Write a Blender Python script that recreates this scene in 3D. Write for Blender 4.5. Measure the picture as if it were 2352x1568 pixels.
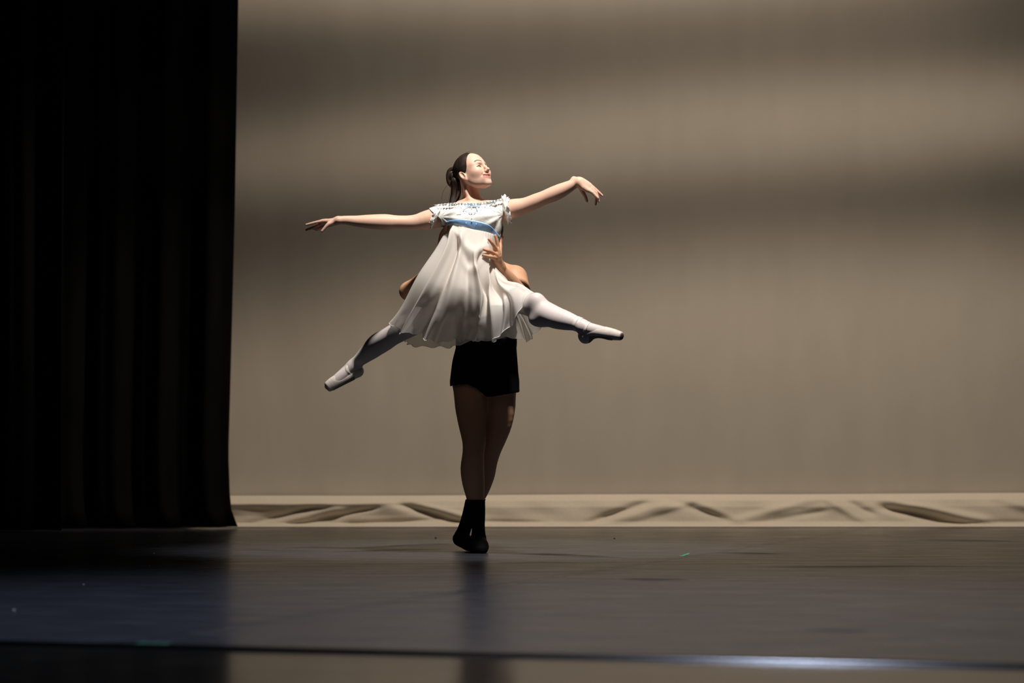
import bpy, bmesh, math, random
import numpy as np
from mathutils import Vector, Matrix

# ------------------------------------------------------------------ clearing
for o in list(bpy.data.objects):
    bpy.data.objects.remove(o)
scene = bpy.context.scene
COL = scene.collection
random.seed(7)
RNG = np.random.RandomState(7)

# ------------------------------------------------------------------ camera
FPX, CD, CH, HOR = 5553.0, 12.6, 0.565, 1019.0      # focal length in px, distance, height, horizon row
cam_data = bpy.data.cameras.new('camera')
cam = bpy.data.objects.new('camera', cam_data); COL.objects.link(cam)
cam.location = (0, -CD, CH); cam.rotation_euler = (math.pi/2, 0, 0)
cam_data.sensor_width = 36.0
cam_data.lens = 36.0*FPX/2352.0
cam_data.shift_x = 0.0
cam_data.shift_y = (HOR-784.0)/2352.0
cam_data.clip_end = 100
cam_data.dof.use_dof = True
cam_data.dof.focus_distance = 12.2
cam_data.dof.aperture_fstop = 2.0
scene.camera = cam

# ------------------------------------------------------------------ world, lights, exposure
world = bpy.data.worlds.new('world'); scene.world = world; world.use_nodes = True
world.node_tree.nodes['Background'].inputs['Color'].default_value = (0.55, 0.6, 0.75, 1)
world.node_tree.nodes['Background'].inputs['Strength'].default_value = 0.004
scene.view_settings.view_transform = 'Standard'
scene.view_settings.look = 'None'
scene.view_settings.exposure = 0.0
scene.view_settings.gamma = 1.0
scene.view_settings.use_curve_mapping = False

def spot(name, loc, target, watts, size_deg, blend, radius, color=(1, 1, 1), squash=(1, 1), roll=0.0):
    d = bpy.data.lights.new(name, 'SPOT')
    d.energy = watts; d.spot_size = math.radians(size_deg); d.spot_blend = blend
    d.shadow_soft_size = radius; d.color = color
    o = bpy.data.objects.new(name, d); COL.objects.link(o)
    o.location = loc
    q = (Vector(target)-Vector(loc)).to_track_quat('-Z', 'Y')
    o.rotation_euler = (q.to_matrix() @ Matrix.Rotation(roll, 3, 'Z')).to_euler()
    o.scale = (squash[0], squash[1], 1)
    return o

# overhead special on the couple, slightly front and right
spot('key_spot', (0.62, -2.9, 7.2), (0.0, -0.35, 1.48), 3200, 26, 0.65, 0.26, (1.0, 0.95, 0.89), (1.0, 0.8))
# warm beams on the backdrop from the bars above the stage
WARM = (1.0, 0.84, 0.67)
spot('beam_low', (1.3, 0.9, 6.4), (1.3, 4.0, 0.17), 900, 110, 0.55, 0.2, WARM, (1.0, 0.125), math.radians(2.2))
spot('beam_mid', (1.6, -4.0, 6.2), (1.6, 4.0, 2.73), 850, 66, 1.0, 0.2, WARM, (1.0, 0.076), math.radians(3.2))
spot('beam_top', (0.6, -4.0, 6.4), (0.6, 4.0, 3.93), 980, 66, 1.0, 0.2, WARM, (1.0, 0.085), math.radians(3.2))
spot('wash', (1.6, 1.1, 7.4), (0.9, 4.0, 2.2), 360, 88, 1.0, 0.3, WARM)
# cool light over the stage front
spot('front_cool', (0.37, -4.0, 7.0), (0.0, -4.8, 0.0), 1900, 62, 1.0, 0.3, (0.72, 0.82, 1.0))

# ------------------------------------------------------------------ materials
def mat(name, base=(0.5, 0.5, 0.5), rough=0.6, **kw):
    m = bpy.data.materials.new(name); m.use_nodes = True
    nt = m.node_tree; b = nt.nodes['Principled BSDF']
    b.inputs['Base Color'].default_value = (*base, 1)
    b.inputs['Roughness'].default_value = rough
    if 'spec' in kw: b.inputs['Specular IOR Level'].default_value = kw['spec']
    if 'metal' in kw: b.inputs['Metallic'].default_value = kw['metal']
    if 'sheen' in kw:
        b.inputs['Sheen Weight'].default_value = kw['sheen']; b.inputs['Sheen Roughness'].default_value = 0.4
    if 'sss' in kw:
        b.inputs['Subsurface Weight'].default_value = kw['sss']
        b.inputs['Subsurface Radius'].default_value = (1.0, 0.4, 0.2); b.inputs['Subsurface Scale'].default_value = 0.006
    if 'attr' in kw:
        a = nt.nodes.new('ShaderNodeAttribute'); a.attribute_name = kw['attr']
        nt.links.new(a.outputs['Color'], b.inputs['Base Color'])
    if 'noise' in kw:       # (scale, stretch xyz, colour amount, bump strength, bump distance)
        sc, st, ca, bs, bd = kw['noise']
        tc = nt.nodes.new('ShaderNodeTexCoord'); mp = nt.nodes.new('ShaderNodeMapping')
        mp.inputs['Scale'].default_value = st
        n = nt.nodes.new('ShaderNodeTexNoise'); n.inputs['Scale'].default_value = sc; n.inputs['Detail'].default_value = 6
        nt.links.new(tc.outputs['Object'], mp.inputs['Vector']); nt.links.new(mp.outputs['Vector'], n.inputs['Vector'])
        if ca:
            r = nt.nodes.new('ShaderNodeMapRange')
            r.inputs['From Min'].default_value = 0.3; r.inputs['From Max'].default_value = 0.7
            r.inputs['To Min'].default_value = 1-ca; r.inputs['To Max'].default_value = 1+ca
            nt.links.new(n.outputs['Fac'], r.inputs['Value'])
            mx = nt.nodes.new('ShaderNodeMix'); mx.data_type = 'RGBA'; mx.blend_type = 'MULTIPLY'
            mx.inputs['Factor'].default_value = 1.0
            if b.inputs['Base Color'].is_linked:
                nt.links.new(b.inputs['Base Color'].links[0].from_socket, mx.inputs['A'])
            else:
                mx.inputs['A'].default_value = (*base, 1)
            nt.links.new(r.outputs['Result'], mx.inputs['B'])
            nt.links.new(mx.outputs['Result'], b.inputs['Base Color'])
        if bs:
            bp = nt.nodes.new('ShaderNodeBump'); bp.inputs['Strength'].default_value = bs; bp.inputs['Distance'].default_value = bd
            nt.links.new(n.outputs['Fac'], bp.inputs['Height']); nt.links.new(bp.outputs['Normal'], b.inputs['Normal'])
    return m

def fabric(name, base, transp, transl, rough=0.8):
    """thin cloth: diffuse + light coming through + open weave"""
    m = bpy.data.materials.new(name); m.use_nodes = True
    nt = m.node_tree; b = nt.nodes['Principled BSDF']; out = nt.nodes['Material Output']
    b.inputs['Base Color'].default_value = (*base, 1); b.inputs['Roughness'].default_value = rough
    b.inputs['Specular IOR Level'].default_value = 0.15
    tl = nt.nodes.new('ShaderNodeBsdfTranslucent'); tl.inputs['Color'].default_value = (*base, 1)
    m1 = nt.nodes.new('ShaderNodeMixShader'); m1.inputs[0].default_value = transl
    nt.links.new(b.outputs[0], m1.inputs[1]); nt.links.new(tl.outputs[0], m1.inputs[2])
    tr = nt.nodes.new('ShaderNodeBsdfTransparent'); m2 = nt.nodes.new('ShaderNodeMixShader'); m2.inputs[0].default_value = transp
    nt.links.new(m1.outputs[0], m2.inputs[1]); nt.links.new(tr.outputs[0], m2.inputs[2])
    nt.links.new(m2.outputs[0], out.inputs['Surface'])
    return m

M = {}
M['skin_f'] = mat('skin_fair', (0.78, 0.53, 0.42), 0.5, spec=0.3, attr='tone', sss=0.12)
M['skin_m'] = mat('skin_tan', (0.52, 0.29, 0.17), 0.5, spec=0.3, attr='tone')
M['hair_f'] = mat('hair_dark_brown', (0.026, 0.017, 0.012), 0.34, spec=0.6, noise=(110, (0.14, 1, 0.5), 0.5, 0.35, 0.003))
M['hair_tail'] = mat('hair_dark_brown_tail', (0.026, 0.017, 0.012), 0.36, spec=0.6, noise=(90, (1, 1, 0.10), 0.5, 0.5, 0.004))
M['hair_m'] = mat('hair_black', (0.012, 0.009, 0.008), 0.45)
M['tights'] = mat('tights_white', (0.63, 0.55, 0.53), 0.55, sheen=0.3)
M['satin'] = mat('satin_pointe', (0.74, 0.66, 0.60), 0.33, spec=0.45, noise=(38, (1, 1, 1), 0.06, 0.25, 0.004))
M['satin_worn'] = mat('satin_worn_toe', (0.16, 0.12, 0.10), 0.6)
M['sole'] = mat('leather_sole', (0.22, 0.18, 0.15), 0.6)
M['ribbon'] = mat('ribbon_satin', (0.80, 0.73, 0.68), 0.3)
M['bodice'] = mat('bodice_ivory', (0.88, 0.85, 0.79), 0.75, noise=(16, (1, 1, 1), 0.0, 0.35, 0.012))
M['lace'] = mat('lace_ivory', (0.88, 0.86, 0.82), 0.8, noise=(240, (1, 1, 1), 0.08, 0.5, 0.003))
M['slit'] = mat('openwork_slit', (0.50, 0.41, 0.34), 0.8)
M['skirt'] = fabric('chiffon_ivory', (0.88, 0.84, 0.80), 0.23, 0.45)
M['lining'] = fabric('lining_ivory', (0.88, 0.83, 0.76), 0.04, 0.30)
M['hem'] = mat('hem_ivory', (0.86, 0.84, 0.82), 0.8)
M['sash'] = mat('sash_blue_satin', (0.30, 0.55, 0.90), 0.38, spec=0.9, metal=0.05, sheen=0.3, noise=(22, (1, 1, 1), 0.1, 0.2, 0.006))
M['blue'] = mat('ribbon_pale_blue', (0.30, 0.52, 0.80), 0.45)
M['black'] = mat('black_knit', (0.003, 0.003, 0.0035), 0.9, spec=0.1)
M['vest'] = mat('vest_dark_purple', (0.035, 0.022, 0.055), 0.85, spec=0.1)
M['slipper'] = mat('slipper_black', (0.0035, 0.0035, 0.004), 0.75, spec=0.2)
M['eye'] = mat('eye', (0.8, 0.8, 0.78), 0.2, attr='tone')
M['teeth'] = mat('teeth', (0.85, 0.80, 0.74), 0.35)
M['velvet'] = mat('velvet_black', (0.0045, 0.0042, 0.0045), 0.95, spec=0.05, noise=(9, (1, 1, 0.25), 0.3, 0.15, 0.01))
M['cyc'] = mat('cyclorama_cloth', (0.62, 0.57, 0.50), 0.92, spec=0.05, noise=(5, (1, 1, 0.35), 0.035, 0.12, 0.01))
M['flap'] = mat('cloth_flap', (0.66, 0.60, 0.51), 0.92, spec=0.05, noise=(60, (1, 1, 1), 0.04, 0.15, 0.004))
M['tape'] = mat('tape_green', (0.10, 0.42, 0.30), 0.5)
M['tape_dark'] = mat('tape_teal', (0.004, 0.075, 0.06), 0.5)
M['lint'] = mat('lint_pale', (0.55, 0.5, 0.45), 0.9)
M['crumb'] = mat('crumb_dark', (0.02, 0.018, 0.015), 0.9)
M['strip'] = mat('strip_metal', (0.045, 0.045, 0.05), 0.20, metal=1.0)
M['wood_under'] = mat('stage_base', (0.02, 0.018, 0.016), 0.7)

def floor_mat(name, base, r0, r1, spec, bump, coat=1.0, cr_=0.15):
    m = mat(name, base, r0, spec=spec)
    nt = m.node_tree; b = nt.nodes['Principled BSDF']
    b.inputs['Coat Weight'].default_value = coat; b.inputs['Coat Roughness'].default_value = cr_; b.inputs['Coat IOR'].default_value = 1.6
    tc = nt.nodes.new('ShaderNodeTexCoord')
    mp = nt.nodes.new('ShaderNodeMapping'); mp.inputs['Scale'].default_value = (0.9, 3.2, 1)
    n = nt.nodes.new('ShaderNodeTexNoise'); n.inputs['Scale'].default_value = 2.2; n.inputs['Detail'].default_value = 8; n.inputs['Roughness'].default_value = 0.62
    nt.links.new(tc.outputs['Object'], mp.inputs['Vector']); nt.links.new(mp.outputs['Vector'], n.inputs['Vector'])
    r = nt.nodes.new('ShaderNodeMapRange'); r.inputs['From Min'].default_value = 0.3; r.inputs['From Max'].default_value = 0.7
    r.inputs['To Min'].default_value = r0; r.inputs['To Max'].default_value = r1
    nt.links.new(n.outputs['Fac'], r.inputs['Value']); nt.links.new(r.outputs['Result'], b.inputs['Roughness'])
    n2 = nt.nodes.new('ShaderNodeTexNoise'); n2.inputs['Scale'].default_value = 1.6; n2.inputs['Detail'].default_value = 6
    nt.links.new(mp.outputs['Vector'], n2.inputs['Vector'])
    bp = nt.nodes.new('ShaderNodeBump'); bp.inputs['Strength'].default_value = bump; bp.inputs['Distance'].default_value = 0.01
    nt.links.new(n2.outputs['Fac'], bp.inputs['Height']); nt.links.new(bp.outputs['Normal'], b.inputs['Normal'])
    # scuffs with a shape of their own
    n3 = nt.nodes.new('ShaderNodeTexNoise'); n3.inputs['Scale'].default_value = 7; n3.inputs['Detail'].default_value = 7
    mp3 = nt.nodes.new('ShaderNodeMapping'); mp3.inputs['Scale'].default_value = (0.5, 2.4, 1); mp3.inputs['Rotation'].default_value = (0, 0, 0.25)
    nt.links.new(tc.outputs['Object'], mp3.inputs['Vector']); nt.links.new(mp3.outputs['Vector'], n3.inputs['Vector'])
    cr = nt.nodes.new('ShaderNodeMapRange'); cr.inputs['From Min'].default_value = 0.52; cr.inputs['From Max'].default_value = 0.75
    cr.inputs['To Min'].default_value = 1.0; cr.inputs['To Max'].default_value = 2.2
    nt.links.new(n3.outputs['Fac'], cr.inputs['Value'])
    mx = nt.nodes.new('ShaderNodeMix'); mx.data_type = 'RGBA'; mx.blend_type = 'MULTIPLY'; mx.inputs['Factor'].default_value = 1
    mx.inputs['A'].default_value = (*base, 1); nt.links.new(cr.outputs['Result'], mx.inputs['B'])
    nt.links.new(mx.outputs['Result'], b.inputs['Base Color'])
    return m
M['vinyl'] = floor_mat('stage_vinyl', (0.027, 0.029, 0.037), 0.24, 0.36, 0.24, 0.22, 0.13, 0.16)
M['apron'] = floor_mat('apron_gloss', (0.012, 0.011, 0.010), 0.12, 0.18, 0.3, 0.03, 0.08, 0.12)

# ------------------------------------------------------------------ helpers
def W(x, y, Y):
    """a point of the stage: x, y measured in the photograph's pixels at depth Y (metres from the standing dancer)"""
    D = CD+Y
    return np.array([(x-1176.0)*D/FPX, Y, CH+(HOR-y)*D/FPX])
def WV(x, y, Y): return Vector(W(x, y, Y))

def link(o, parent=None):
    COL.objects.link(o)
    if parent: o.parent = parent
    return o
def tag(o, label=None, cat=None, group=None, kind=None):
    if label: o['label'] = label
    if cat: o['category'] = cat
    if group: o['group'] = group
    if kind: o['kind'] = kind
    return o
def empty(name, loc=(0, 0, 0)):
    o = bpy.data.objects.new(name, None); o.empty_display_size = 0.1
    COL.objects.link(o); o.location = loc
    return o
def mesh_obj(name, verts, faces, material, parent=None, smooth=True, tone=None):
    me = bpy.data.meshes.new(name)
    verts = np.asarray(verts, dtype=float)
    off = np.array(parent.location) if parent is not None else np.zeros(3)
    q = parent
    while q is not None and q.parent is not None:
        q = q.parent; off = off+np.array(q.location)
    verts = verts-off
    if isinstance(faces, np.ndarray):
        m, w = faces.shape
        me.vertices.add(len(verts)); me.vertices.foreach_set('co', verts.ravel().astype(np.float32))
        me.loops.add(m*w); me.loops.foreach_set('vertex_index', faces.ravel().astype(np.int32))
        me.polygons.add(m); me.polygons.foreach_set('loop_start', np.arange(0, m*w, w, dtype=np.int32))
        me.update(calc_edges=True)
    else:
        me.from_pydata(verts.tolist(), [], [list(map(int, f)) for f in faces])
    me.materials.append(material)
    if smooth and len(me.polygons): me.polygons.foreach_set('use_smooth', np.ones(len(me.polygons), dtype=bool))
    if tone is not None:
        a = me.color_attributes.new('tone', 'FLOAT_COLOR', 'POINT')
        c = np.ones((len(verts), 4)); c[:, :3] = tone
        a.data.foreach_set('color', c.ravel())
    me.update()
    return link(bpy.data.objects.new(name, me), parent)
def solidify(o, t, offset=0.0):
    s = o.modifiers.new('thickness', 'SOLIDIFY'); s.thickness = t; s.offset = offset
    return o
def grid_faces(nu, nv, closed_u=False, flip=False):
    i, j = np.meshgrid(np.arange(nu if closed_u else nu-1), np.arange(nv-1), indexing='ij')
    i, j = i.ravel(), j.ravel(); i2 = (i+1) % nu
    f = np.stack([i*nv+j, i2*nv+j, i2*nv+j+1, i*nv+j+1], 1)
    return f[:, ::-1].copy() if flip else f
def catmull(P, n, closed=False):
    P = np.asarray(P, float); m = len(P)
    if closed:
        t = np.arange(n)*m/n
    else:
        t = np.linspace(0, m-1, n)
    i = np.floor(t).astype(int)
    if not closed: i = np.minimum(i, m-2)
    f = (t-i)[:, None]
    def g(k):
        return P[k % m] if closed else P[np.clip(k, 0, m-1)]
    p0, p1, p2, p3 = g(i-1), g(i), g(i+1), g(i+2)
    return 0.5*((2*p1)+(-p0+p2)*f+(2*p0-5*p1+4*p2-p3)*f**2+(-p0+3*p1-3*p2+p3)*f**3)
def tube_mesh(pts, rad, n=8):
    pts = np.asarray(pts, float); m = len(pts); rad = np.broadcast_to(np.asarray(rad, float), (m,))
    T = np.gradient(pts, axis=0); T /= np.linalg.norm(T, axis=1)[:, None]+1e-9
    ref = np.array([0.31, 0.87, 0.38])
    A = np.cross(T, ref); A /= np.linalg.norm(A, axis=1)[:, None]; B = np.cross(T, A)
    th = np.linspace(0, 2*np.pi, n, endpoint=False)
    V = pts[:, None, :]+rad[:, None, None]*(np.cos(th)[None, :, None]*A[:, None, :]+np.sin(th)[None, :, None]*B[:, None, :])
    faces = []
    for i in range(m-1):
        for j in range(n):
            faces.append((i*n+j, i*n+(j+1) % n, (i+1)*n+(j+1) % n, (i+1)*n+j))
    faces.append(tuple(range(n-1, -1, -1))); faces.append(tuple((m-1)*n+j for j in range(n)))
    return V.reshape(-1, 3), faces

# ------------------------------------------------------------------ signed distance modelling for the two bodies
def smin(a, b, k):
    if k <= 0: return np.minimum(a, b)
    h = np.maximum(k-np.abs(a-b), 0)/k
    return np.minimum(a, b)-h*h*k*0.25
def smax(a, b, k): return -smin(-a, -b, k)
def d_ell(X, Y, Z, r):
    k0 = np.sqrt((X/r[0])**2+(Y/r[1])**2+(Z/r[2])**2)
    k1 = np.sqrt((X/r[0]**2)**2+(Y/r[1]**2)**2+(Z/r[2]**2)**2)
    return k0*(k0-1)/(k1+1e-9)
def d_caps(X, Y, Z, a, b, ra, rb):
    bx, by, bz = b[0]-a[0], b[1]-a[1], b[2]-a[2]
    L2 = bx*bx+by*by+bz*bz+1e-12
    t = np.clip(((X-a[0])*bx+(Y-a[1])*by+(Z-a[2])*bz)/L2, 0, 1)
    return np.sqrt((X-a[0]-t*bx)**2+(Y-a[1]-t*by)**2+(Z-a[2]-t*bz)**2)-(ra+t*(rb-ra))

class SDF:
    def __init__(s): s.p = []
    def add(s, fn, lo, hi, k=0.0, op='u', pad=0.03):
        s.p.append((op, fn, np.asarray(lo, float)-k-pad, np.asarray(hi, float)+k+pad, k)); return s
    def tube(s, pts, k=0.02, sub=3, px=True, op='u', flat=None):
        """pts: (x, y, Y, r) -> smooth tapering limb; flat = (axis, ratio)"""
        P = np.array([[*(W(q[0], q[1], q[2]) if px else q[:3]), q[3]] for q in pts])
        if len(P) > 2 and sub > 1: P = catmull(P, (len(P)-1)*sub+1)
        lo = (P[:, :3]-P[:, 3:4]).min(0); hi = (P[:, :3]+P[:, 3:4]).max(0)
        ax = None
        if flat is not None:
            ax = np.asarray(flat[0], float); ax = ax/np.linalg.norm(ax); g = 1.0/flat[1]-1.0
        def fn(X, Y, Z):
            Q = P
            if ax is not None:
                dt = (X*ax[0]+Y*ax[1]+Z*ax[2])*g
                X, Y, Z = X+ax[0]*dt, Y+ax[1]*dt, Z+ax[2]*dt
                Q = P.copy(); Q[:, :3] += (P[:, :3] @ ax)[:, None]*g*ax[None]
            d = None
            bl = np.array([X.min(), Y.min(), Z.min()]) if np.ndim(X) == 3 and ax is None else None
            if bl is not None: bh = np.array([X.max(), Y.max(), Z.max()])
            for i in range(len(Q)-1):
                if bl is not None:
                    r_ = max(Q[i, 3], Q[i+1, 3])+k+0.03
                    if (np.maximum(Q[i, :3], Q[i+1, :3])+r_ < bl).any() or (np.minimum(Q[i, :3], Q[i+1, :3])-r_ > bh).any(): continue
                e = d_caps(X, Y, Z, Q[i, :3], Q[i+1, :3], Q[i, 3], Q[i+1, 3])
                d = e if d is None else np.minimum(d, e)
            return np.full(np.broadcast(X, Y, Z).shape, 0.5) if d is None else d
        return s.add(fn, lo, hi, k, op)
    def ball(s, c, r, k=0.02, op='u', R=None, px=True):
        c = W(*c) if px else np.asarray(c, float)
        r = np.array([r, r, r]) if np.isscalar(r) else np.asarray(r, float)
        R = np.eye(3) if R is None else np.asarray(R, float)      # columns are the axes
        def fn(X, Y, Z):
            x, y, z = X-c[0], Y-c[1], Z-c[2]
            return d_ell(x*R[0, 0]+y*R[1, 0]+z*R[2, 0], x*R[0, 1]+y*R[1, 1]+z*R[2, 1], x*R[0, 2]+y*R[1, 2]+z*R[2, 2], r)
        m = r.max()
        return s.add(fn, c-m, c+m, k, op)
    def loft(s, st, k=0.03, expo=2.3):
        """st: (x, y, Y, half width, half depth) going down"""
        C = np.array([W(q[0], q[1], q[2]) for q in st]); A = np.array([q[3] for q in st]); B = np.array([q[4] for q in st])
        o = np.argsort(C[:, 2]); zz, cx, cy, aa, bb = C[o, 2], C[o, 0], C[o, 1], A[o], B[o]
        zf = np.linspace(zz[0], zz[-1], 80)
        def sm(v):
            u = np.interp(zf, zz, v)
            kk = np.array([1, 4, 6, 4, 1])/16.0
            for _ in range(3): u = np.convolve(np.pad(u, 2, mode='edge'), kk, 'valid')
            return u
        cx, cy, aa, bb = sm(cx), sm(cy), sm(aa), sm(bb)
        def fn(X, Y, Z):
            x0, y0, a, b = (np.interp(Z, zf, v) for v in (cx, cy, aa, bb))
            q = (np.abs((X-x0)/a)**expo+np.abs((Y-y0)/b)**expo)**(1/expo)
            d = (q-1)*np.minimum(a, b)
            dz = np.maximum(np.maximum(zz[0]-Z, Z-zz[-1]), 0)
            return np.where(dz > 0, np.sqrt(np.maximum(d, 0)**2+dz**2)+np.minimum(d, 0)*0, d)
        m = max(aa.max(), bb.max())
        return s.add(fn, (cx.min()-m, cy.min()-m, zz[0]), (cx.max()+m, cy.max()+m, zz[-1]), k)
    def ev(s, X, Y, Z, lo, hi):
        shape = np.broadcast(X, Y, Z).shape
        F = None
        for op, fn, a, b, k in s.p:
            if (a > hi).any() or (b < lo).any(): continue
            d = np.broadcast_to(fn(X, Y, Z), shape)
            if F is None:
                if op == 'u': F = np.array(d, dtype=float)
                continue
            F = smin(F, d, k) if op == 'u' else smax(F, -d, k)
        return F
    def at(s, P):
        P = np.atleast_2d(P)
        F = s.ev(P[:, 0], P[:, 1], P[:, 2], P.min(0), P.max(0))
        return np.full(len(P), 0.5) if F is None else F
    def bounds(s):
        lo = np.min([p[2] for p in s.p if p[0] == 'u'], axis=0); hi = np.max([p[3] for p in s.p if p[0] == 'u'], axis=0)
        return lo, hi
    def mesh(s, h=0.004, fine=(), off=0.0, mask=None, lo=None, hi=None, smooth=True, BS=28):
        """surface nets over a block-wise grid; fine: list of (lo, hi, step) boxes that refine the axes"""
        l, u = s.bounds()
        lo = l if lo is None else np.maximum(l, lo); hi = u if hi is None else np.minimum(u, hi)
        ax = []
        for d in range(3):
            v = [lo[d]]
            while v[-1] < hi[d]:
                st = h
                for fl, fh, fs in fine:
                    if fl[d] <= v[-1] <= fh[d]: st = min(st, fs)
                v.append(v[-1]+st)
            ax.append(np.array(v))
        n = [len(a) for a in ax]
        keys, pos, quads = [], [], []
        def gk(i, j, k): return (i.astype(np.int64)*n[1]+j)*n[2]+k
        for i0 in range(1, n[0]-1, BS):
            for j0 in range(1, n[1]-1, BS):
                for k0 in range(1, n[2]-1, BS):
                    i1, j1, k1 = min(i0+BS, n[0]-1), min(j0+BS, n[1]-1), min(k0+BS, n[2]-1)
                    xs, ys, zs = ax[0][i0-1:i1+1], ax[1][j0-1:j1+1], ax[2][k0-1:k1+1]
                    bl = np.array([xs[0], ys[0], zs[0]]); bh = np.array([xs[-1], ys[-1], zs[-1]])
                    F = s.ev(xs[:, None, None], ys[None, :, None], zs[None, None, :], bl, bh)
                    if F is None: continue
                    if callable(off): F = F-off(xs[:, None, None], ys[None, :, None], zs[None, None, :])
                    elif off: F = F-off
                    S = F < 0
                    if S.all() or not S.any(): continue
                    c = S[:-1, :-1, :-1].astype(np.int8)
                    tot = np.zeros_like(c)
                    for a in (0, 1):
                        for b in (0, 1):
                            for e in (0, 1):
                                tot += S[a:S.shape[0]-1+a, b:S.shape[1]-1+b, e:S.shape[2]-1+e]
                    act = np.argwhere((tot > 0) & (tot < 8))
                    if len(act) == 0: continue
                    I, J, K = act.T
                    acc = np.zeros((len(act), 3)); cnt = np.zeros(len(act))
                    corners = [(a, b, e) for a in (0, 1) for b in (0, 1) for e in (0, 1)]
                    val = {c_: F[I+c_[0], J+c_[1], K+c_[2]] for c_ in corners}
                    for c_ in corners:
                        for d in range(3):
                            if c_[d]: continue
                            c2 = list(c_); c2[d] = 1; c2 = tuple(c2)
                            f0, f1 = val[c_], val[c2]
                            m = (f0 < 0) != (f1 < 0)
                            t = np.where(m, f0/np.where(m, f0-f1, 1), 0)
                            p0 = np.stack([xs[I+c_[0]], ys[J+c_[1]], zs[K+c_[2]]], 1)
                            p1 = np.stack([xs[I+c2[0]], ys[J+c2[1]], zs[K+c2[2]]], 1)
                            acc += np.where(m[:, None], p0+(p1-p0)*t[:, None], 0); cnt += m
                    keys.append(gk(I+i0-1, J+j0-1, K+k0-1)); pos.append(acc/cnt[:, None])
                    # faces across the edges whose base node belongs to this block
                    B = S[1:, 1:, 1:]
                    for d in range(3):
                        sl = [slice(1, None)]*3; sh = list(sl)
                        base = S[1:-1, 1:-1, 1:-1]
                        nx = [slice(1, -1)]*3; nx[d] = slice(2, None)
                        nxt = S[tuple(nx)]
                        e = np.argwhere(base != nxt)
                        if len(e) == 0: continue
                        ins = base[e[:, 0], e[:, 1], e[:, 2]]
                        g = e+np.array([i0, j0, k0])
                        p, q = (d+1) % 3, (d+2) % 3
                        def cell(a, b):
                            h_ = g.copy(); h_[:, p] += a; h_[:, q] += b
                            return gk(h_[:, 0], h_[:, 1], h_[:, 2])
                        qd = np.stack([cell(-1, -1), cell(0, -1), cell(0, 0), cell(-1, 0)], 1)
                        qd[~ins] = qd[~ins][:, ::-1]
                        quads.append(qd)
        K = np.concatenate(keys); P = np.concatenate(pos); Q = np.concatenate(quads)
        uk, ui = np.unique(K, return_index=True); P = P[ui]
        idx = np.searchsorted(uk, Q); idx = np.clip(idx, 0, len(uk)-1)
        ok = (uk[idx] == Q).all(1); idx = idx[ok]
        if mask is not None:
            mv = mask(P); idx = idx[mv[idx].all(1)]
            used = np.unique(idx); rm = -np.ones(len(P), int); rm[used] = np.arange(len(used))
            P = P[used]; idx = rm[idx]
            if len(idx) and smooth: P = smooth_edges(P, idx)
        return P, idx

def smooth_edges(P, Q, it=14):
    """even out the cut edges of a clipped surface"""
    E = np.concatenate([Q[:, [0, 1]], Q[:, [1, 2]], Q[:, [2, 3]], Q[:, [3, 0]]]); Es = np.sort(E, 1)
    u, c = np.unique(Es, axis=0, return_counts=True); b = u[c == 1]
    if len(b) == 0: return P
    P = P.copy(); n = len(P)
    nb = np.zeros(n); np.add.at(nb, b[:, 0], 1); np.add.at(nb, b[:, 1], 1)
    m = nb > 0
    for _ in range(it):
        acc = np.zeros((n, 3)); np.add.at(acc, b[:, 0], P[b[:, 1]]); np.add.at(acc, b[:, 1], P[b[:, 0]])
        P[m] = 0.5*P[m]+0.5*acc[m]/nb[m][:, None]
    return P
def relax(P, Q, w, it=6):
    """fair the surface; w is the amount per vertex"""
    E = np.unique(np.sort(np.concatenate([Q[:, [0, 1]], Q[:, [1, 2]], Q[:, [2, 3]], Q[:, [3, 0]]]), 1), axis=0)
    n = len(P); a, b = E[:, 0], E[:, 1]
    deg = np.bincount(a, minlength=n)+np.bincount(b, minlength=n)
    for i in range(it):
        for lam in (0.6, -0.58 if i < it-1 else 0.0):
            if lam == 0: continue
            acc = np.stack([np.bincount(a, P[b, d], n)+np.bincount(b, P[a, d], n) for d in range(3)], 1)/deg[:, None]
            P = P+(lam*w)[:, None]*(acc-P)
    return P
def frame(phi, pitch, roll=0.0):
    """columns: forward, left, up of a head; phi turns from screen right toward the camera"""
    cp, sp, cq, sq = math.cos(phi), math.sin(phi), math.cos(pitch), math.sin(pitch)
    F = np.array([cp*cq, -sp*cq, sq]); L = np.array([sp, cp, 0.0]); U = np.cross(F, L)
    L2 = L*math.cos(roll)+U*math.sin(roll); U2 = np.cross(F, L2)
    return np.stack([F, L2, U2], 1)

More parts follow.
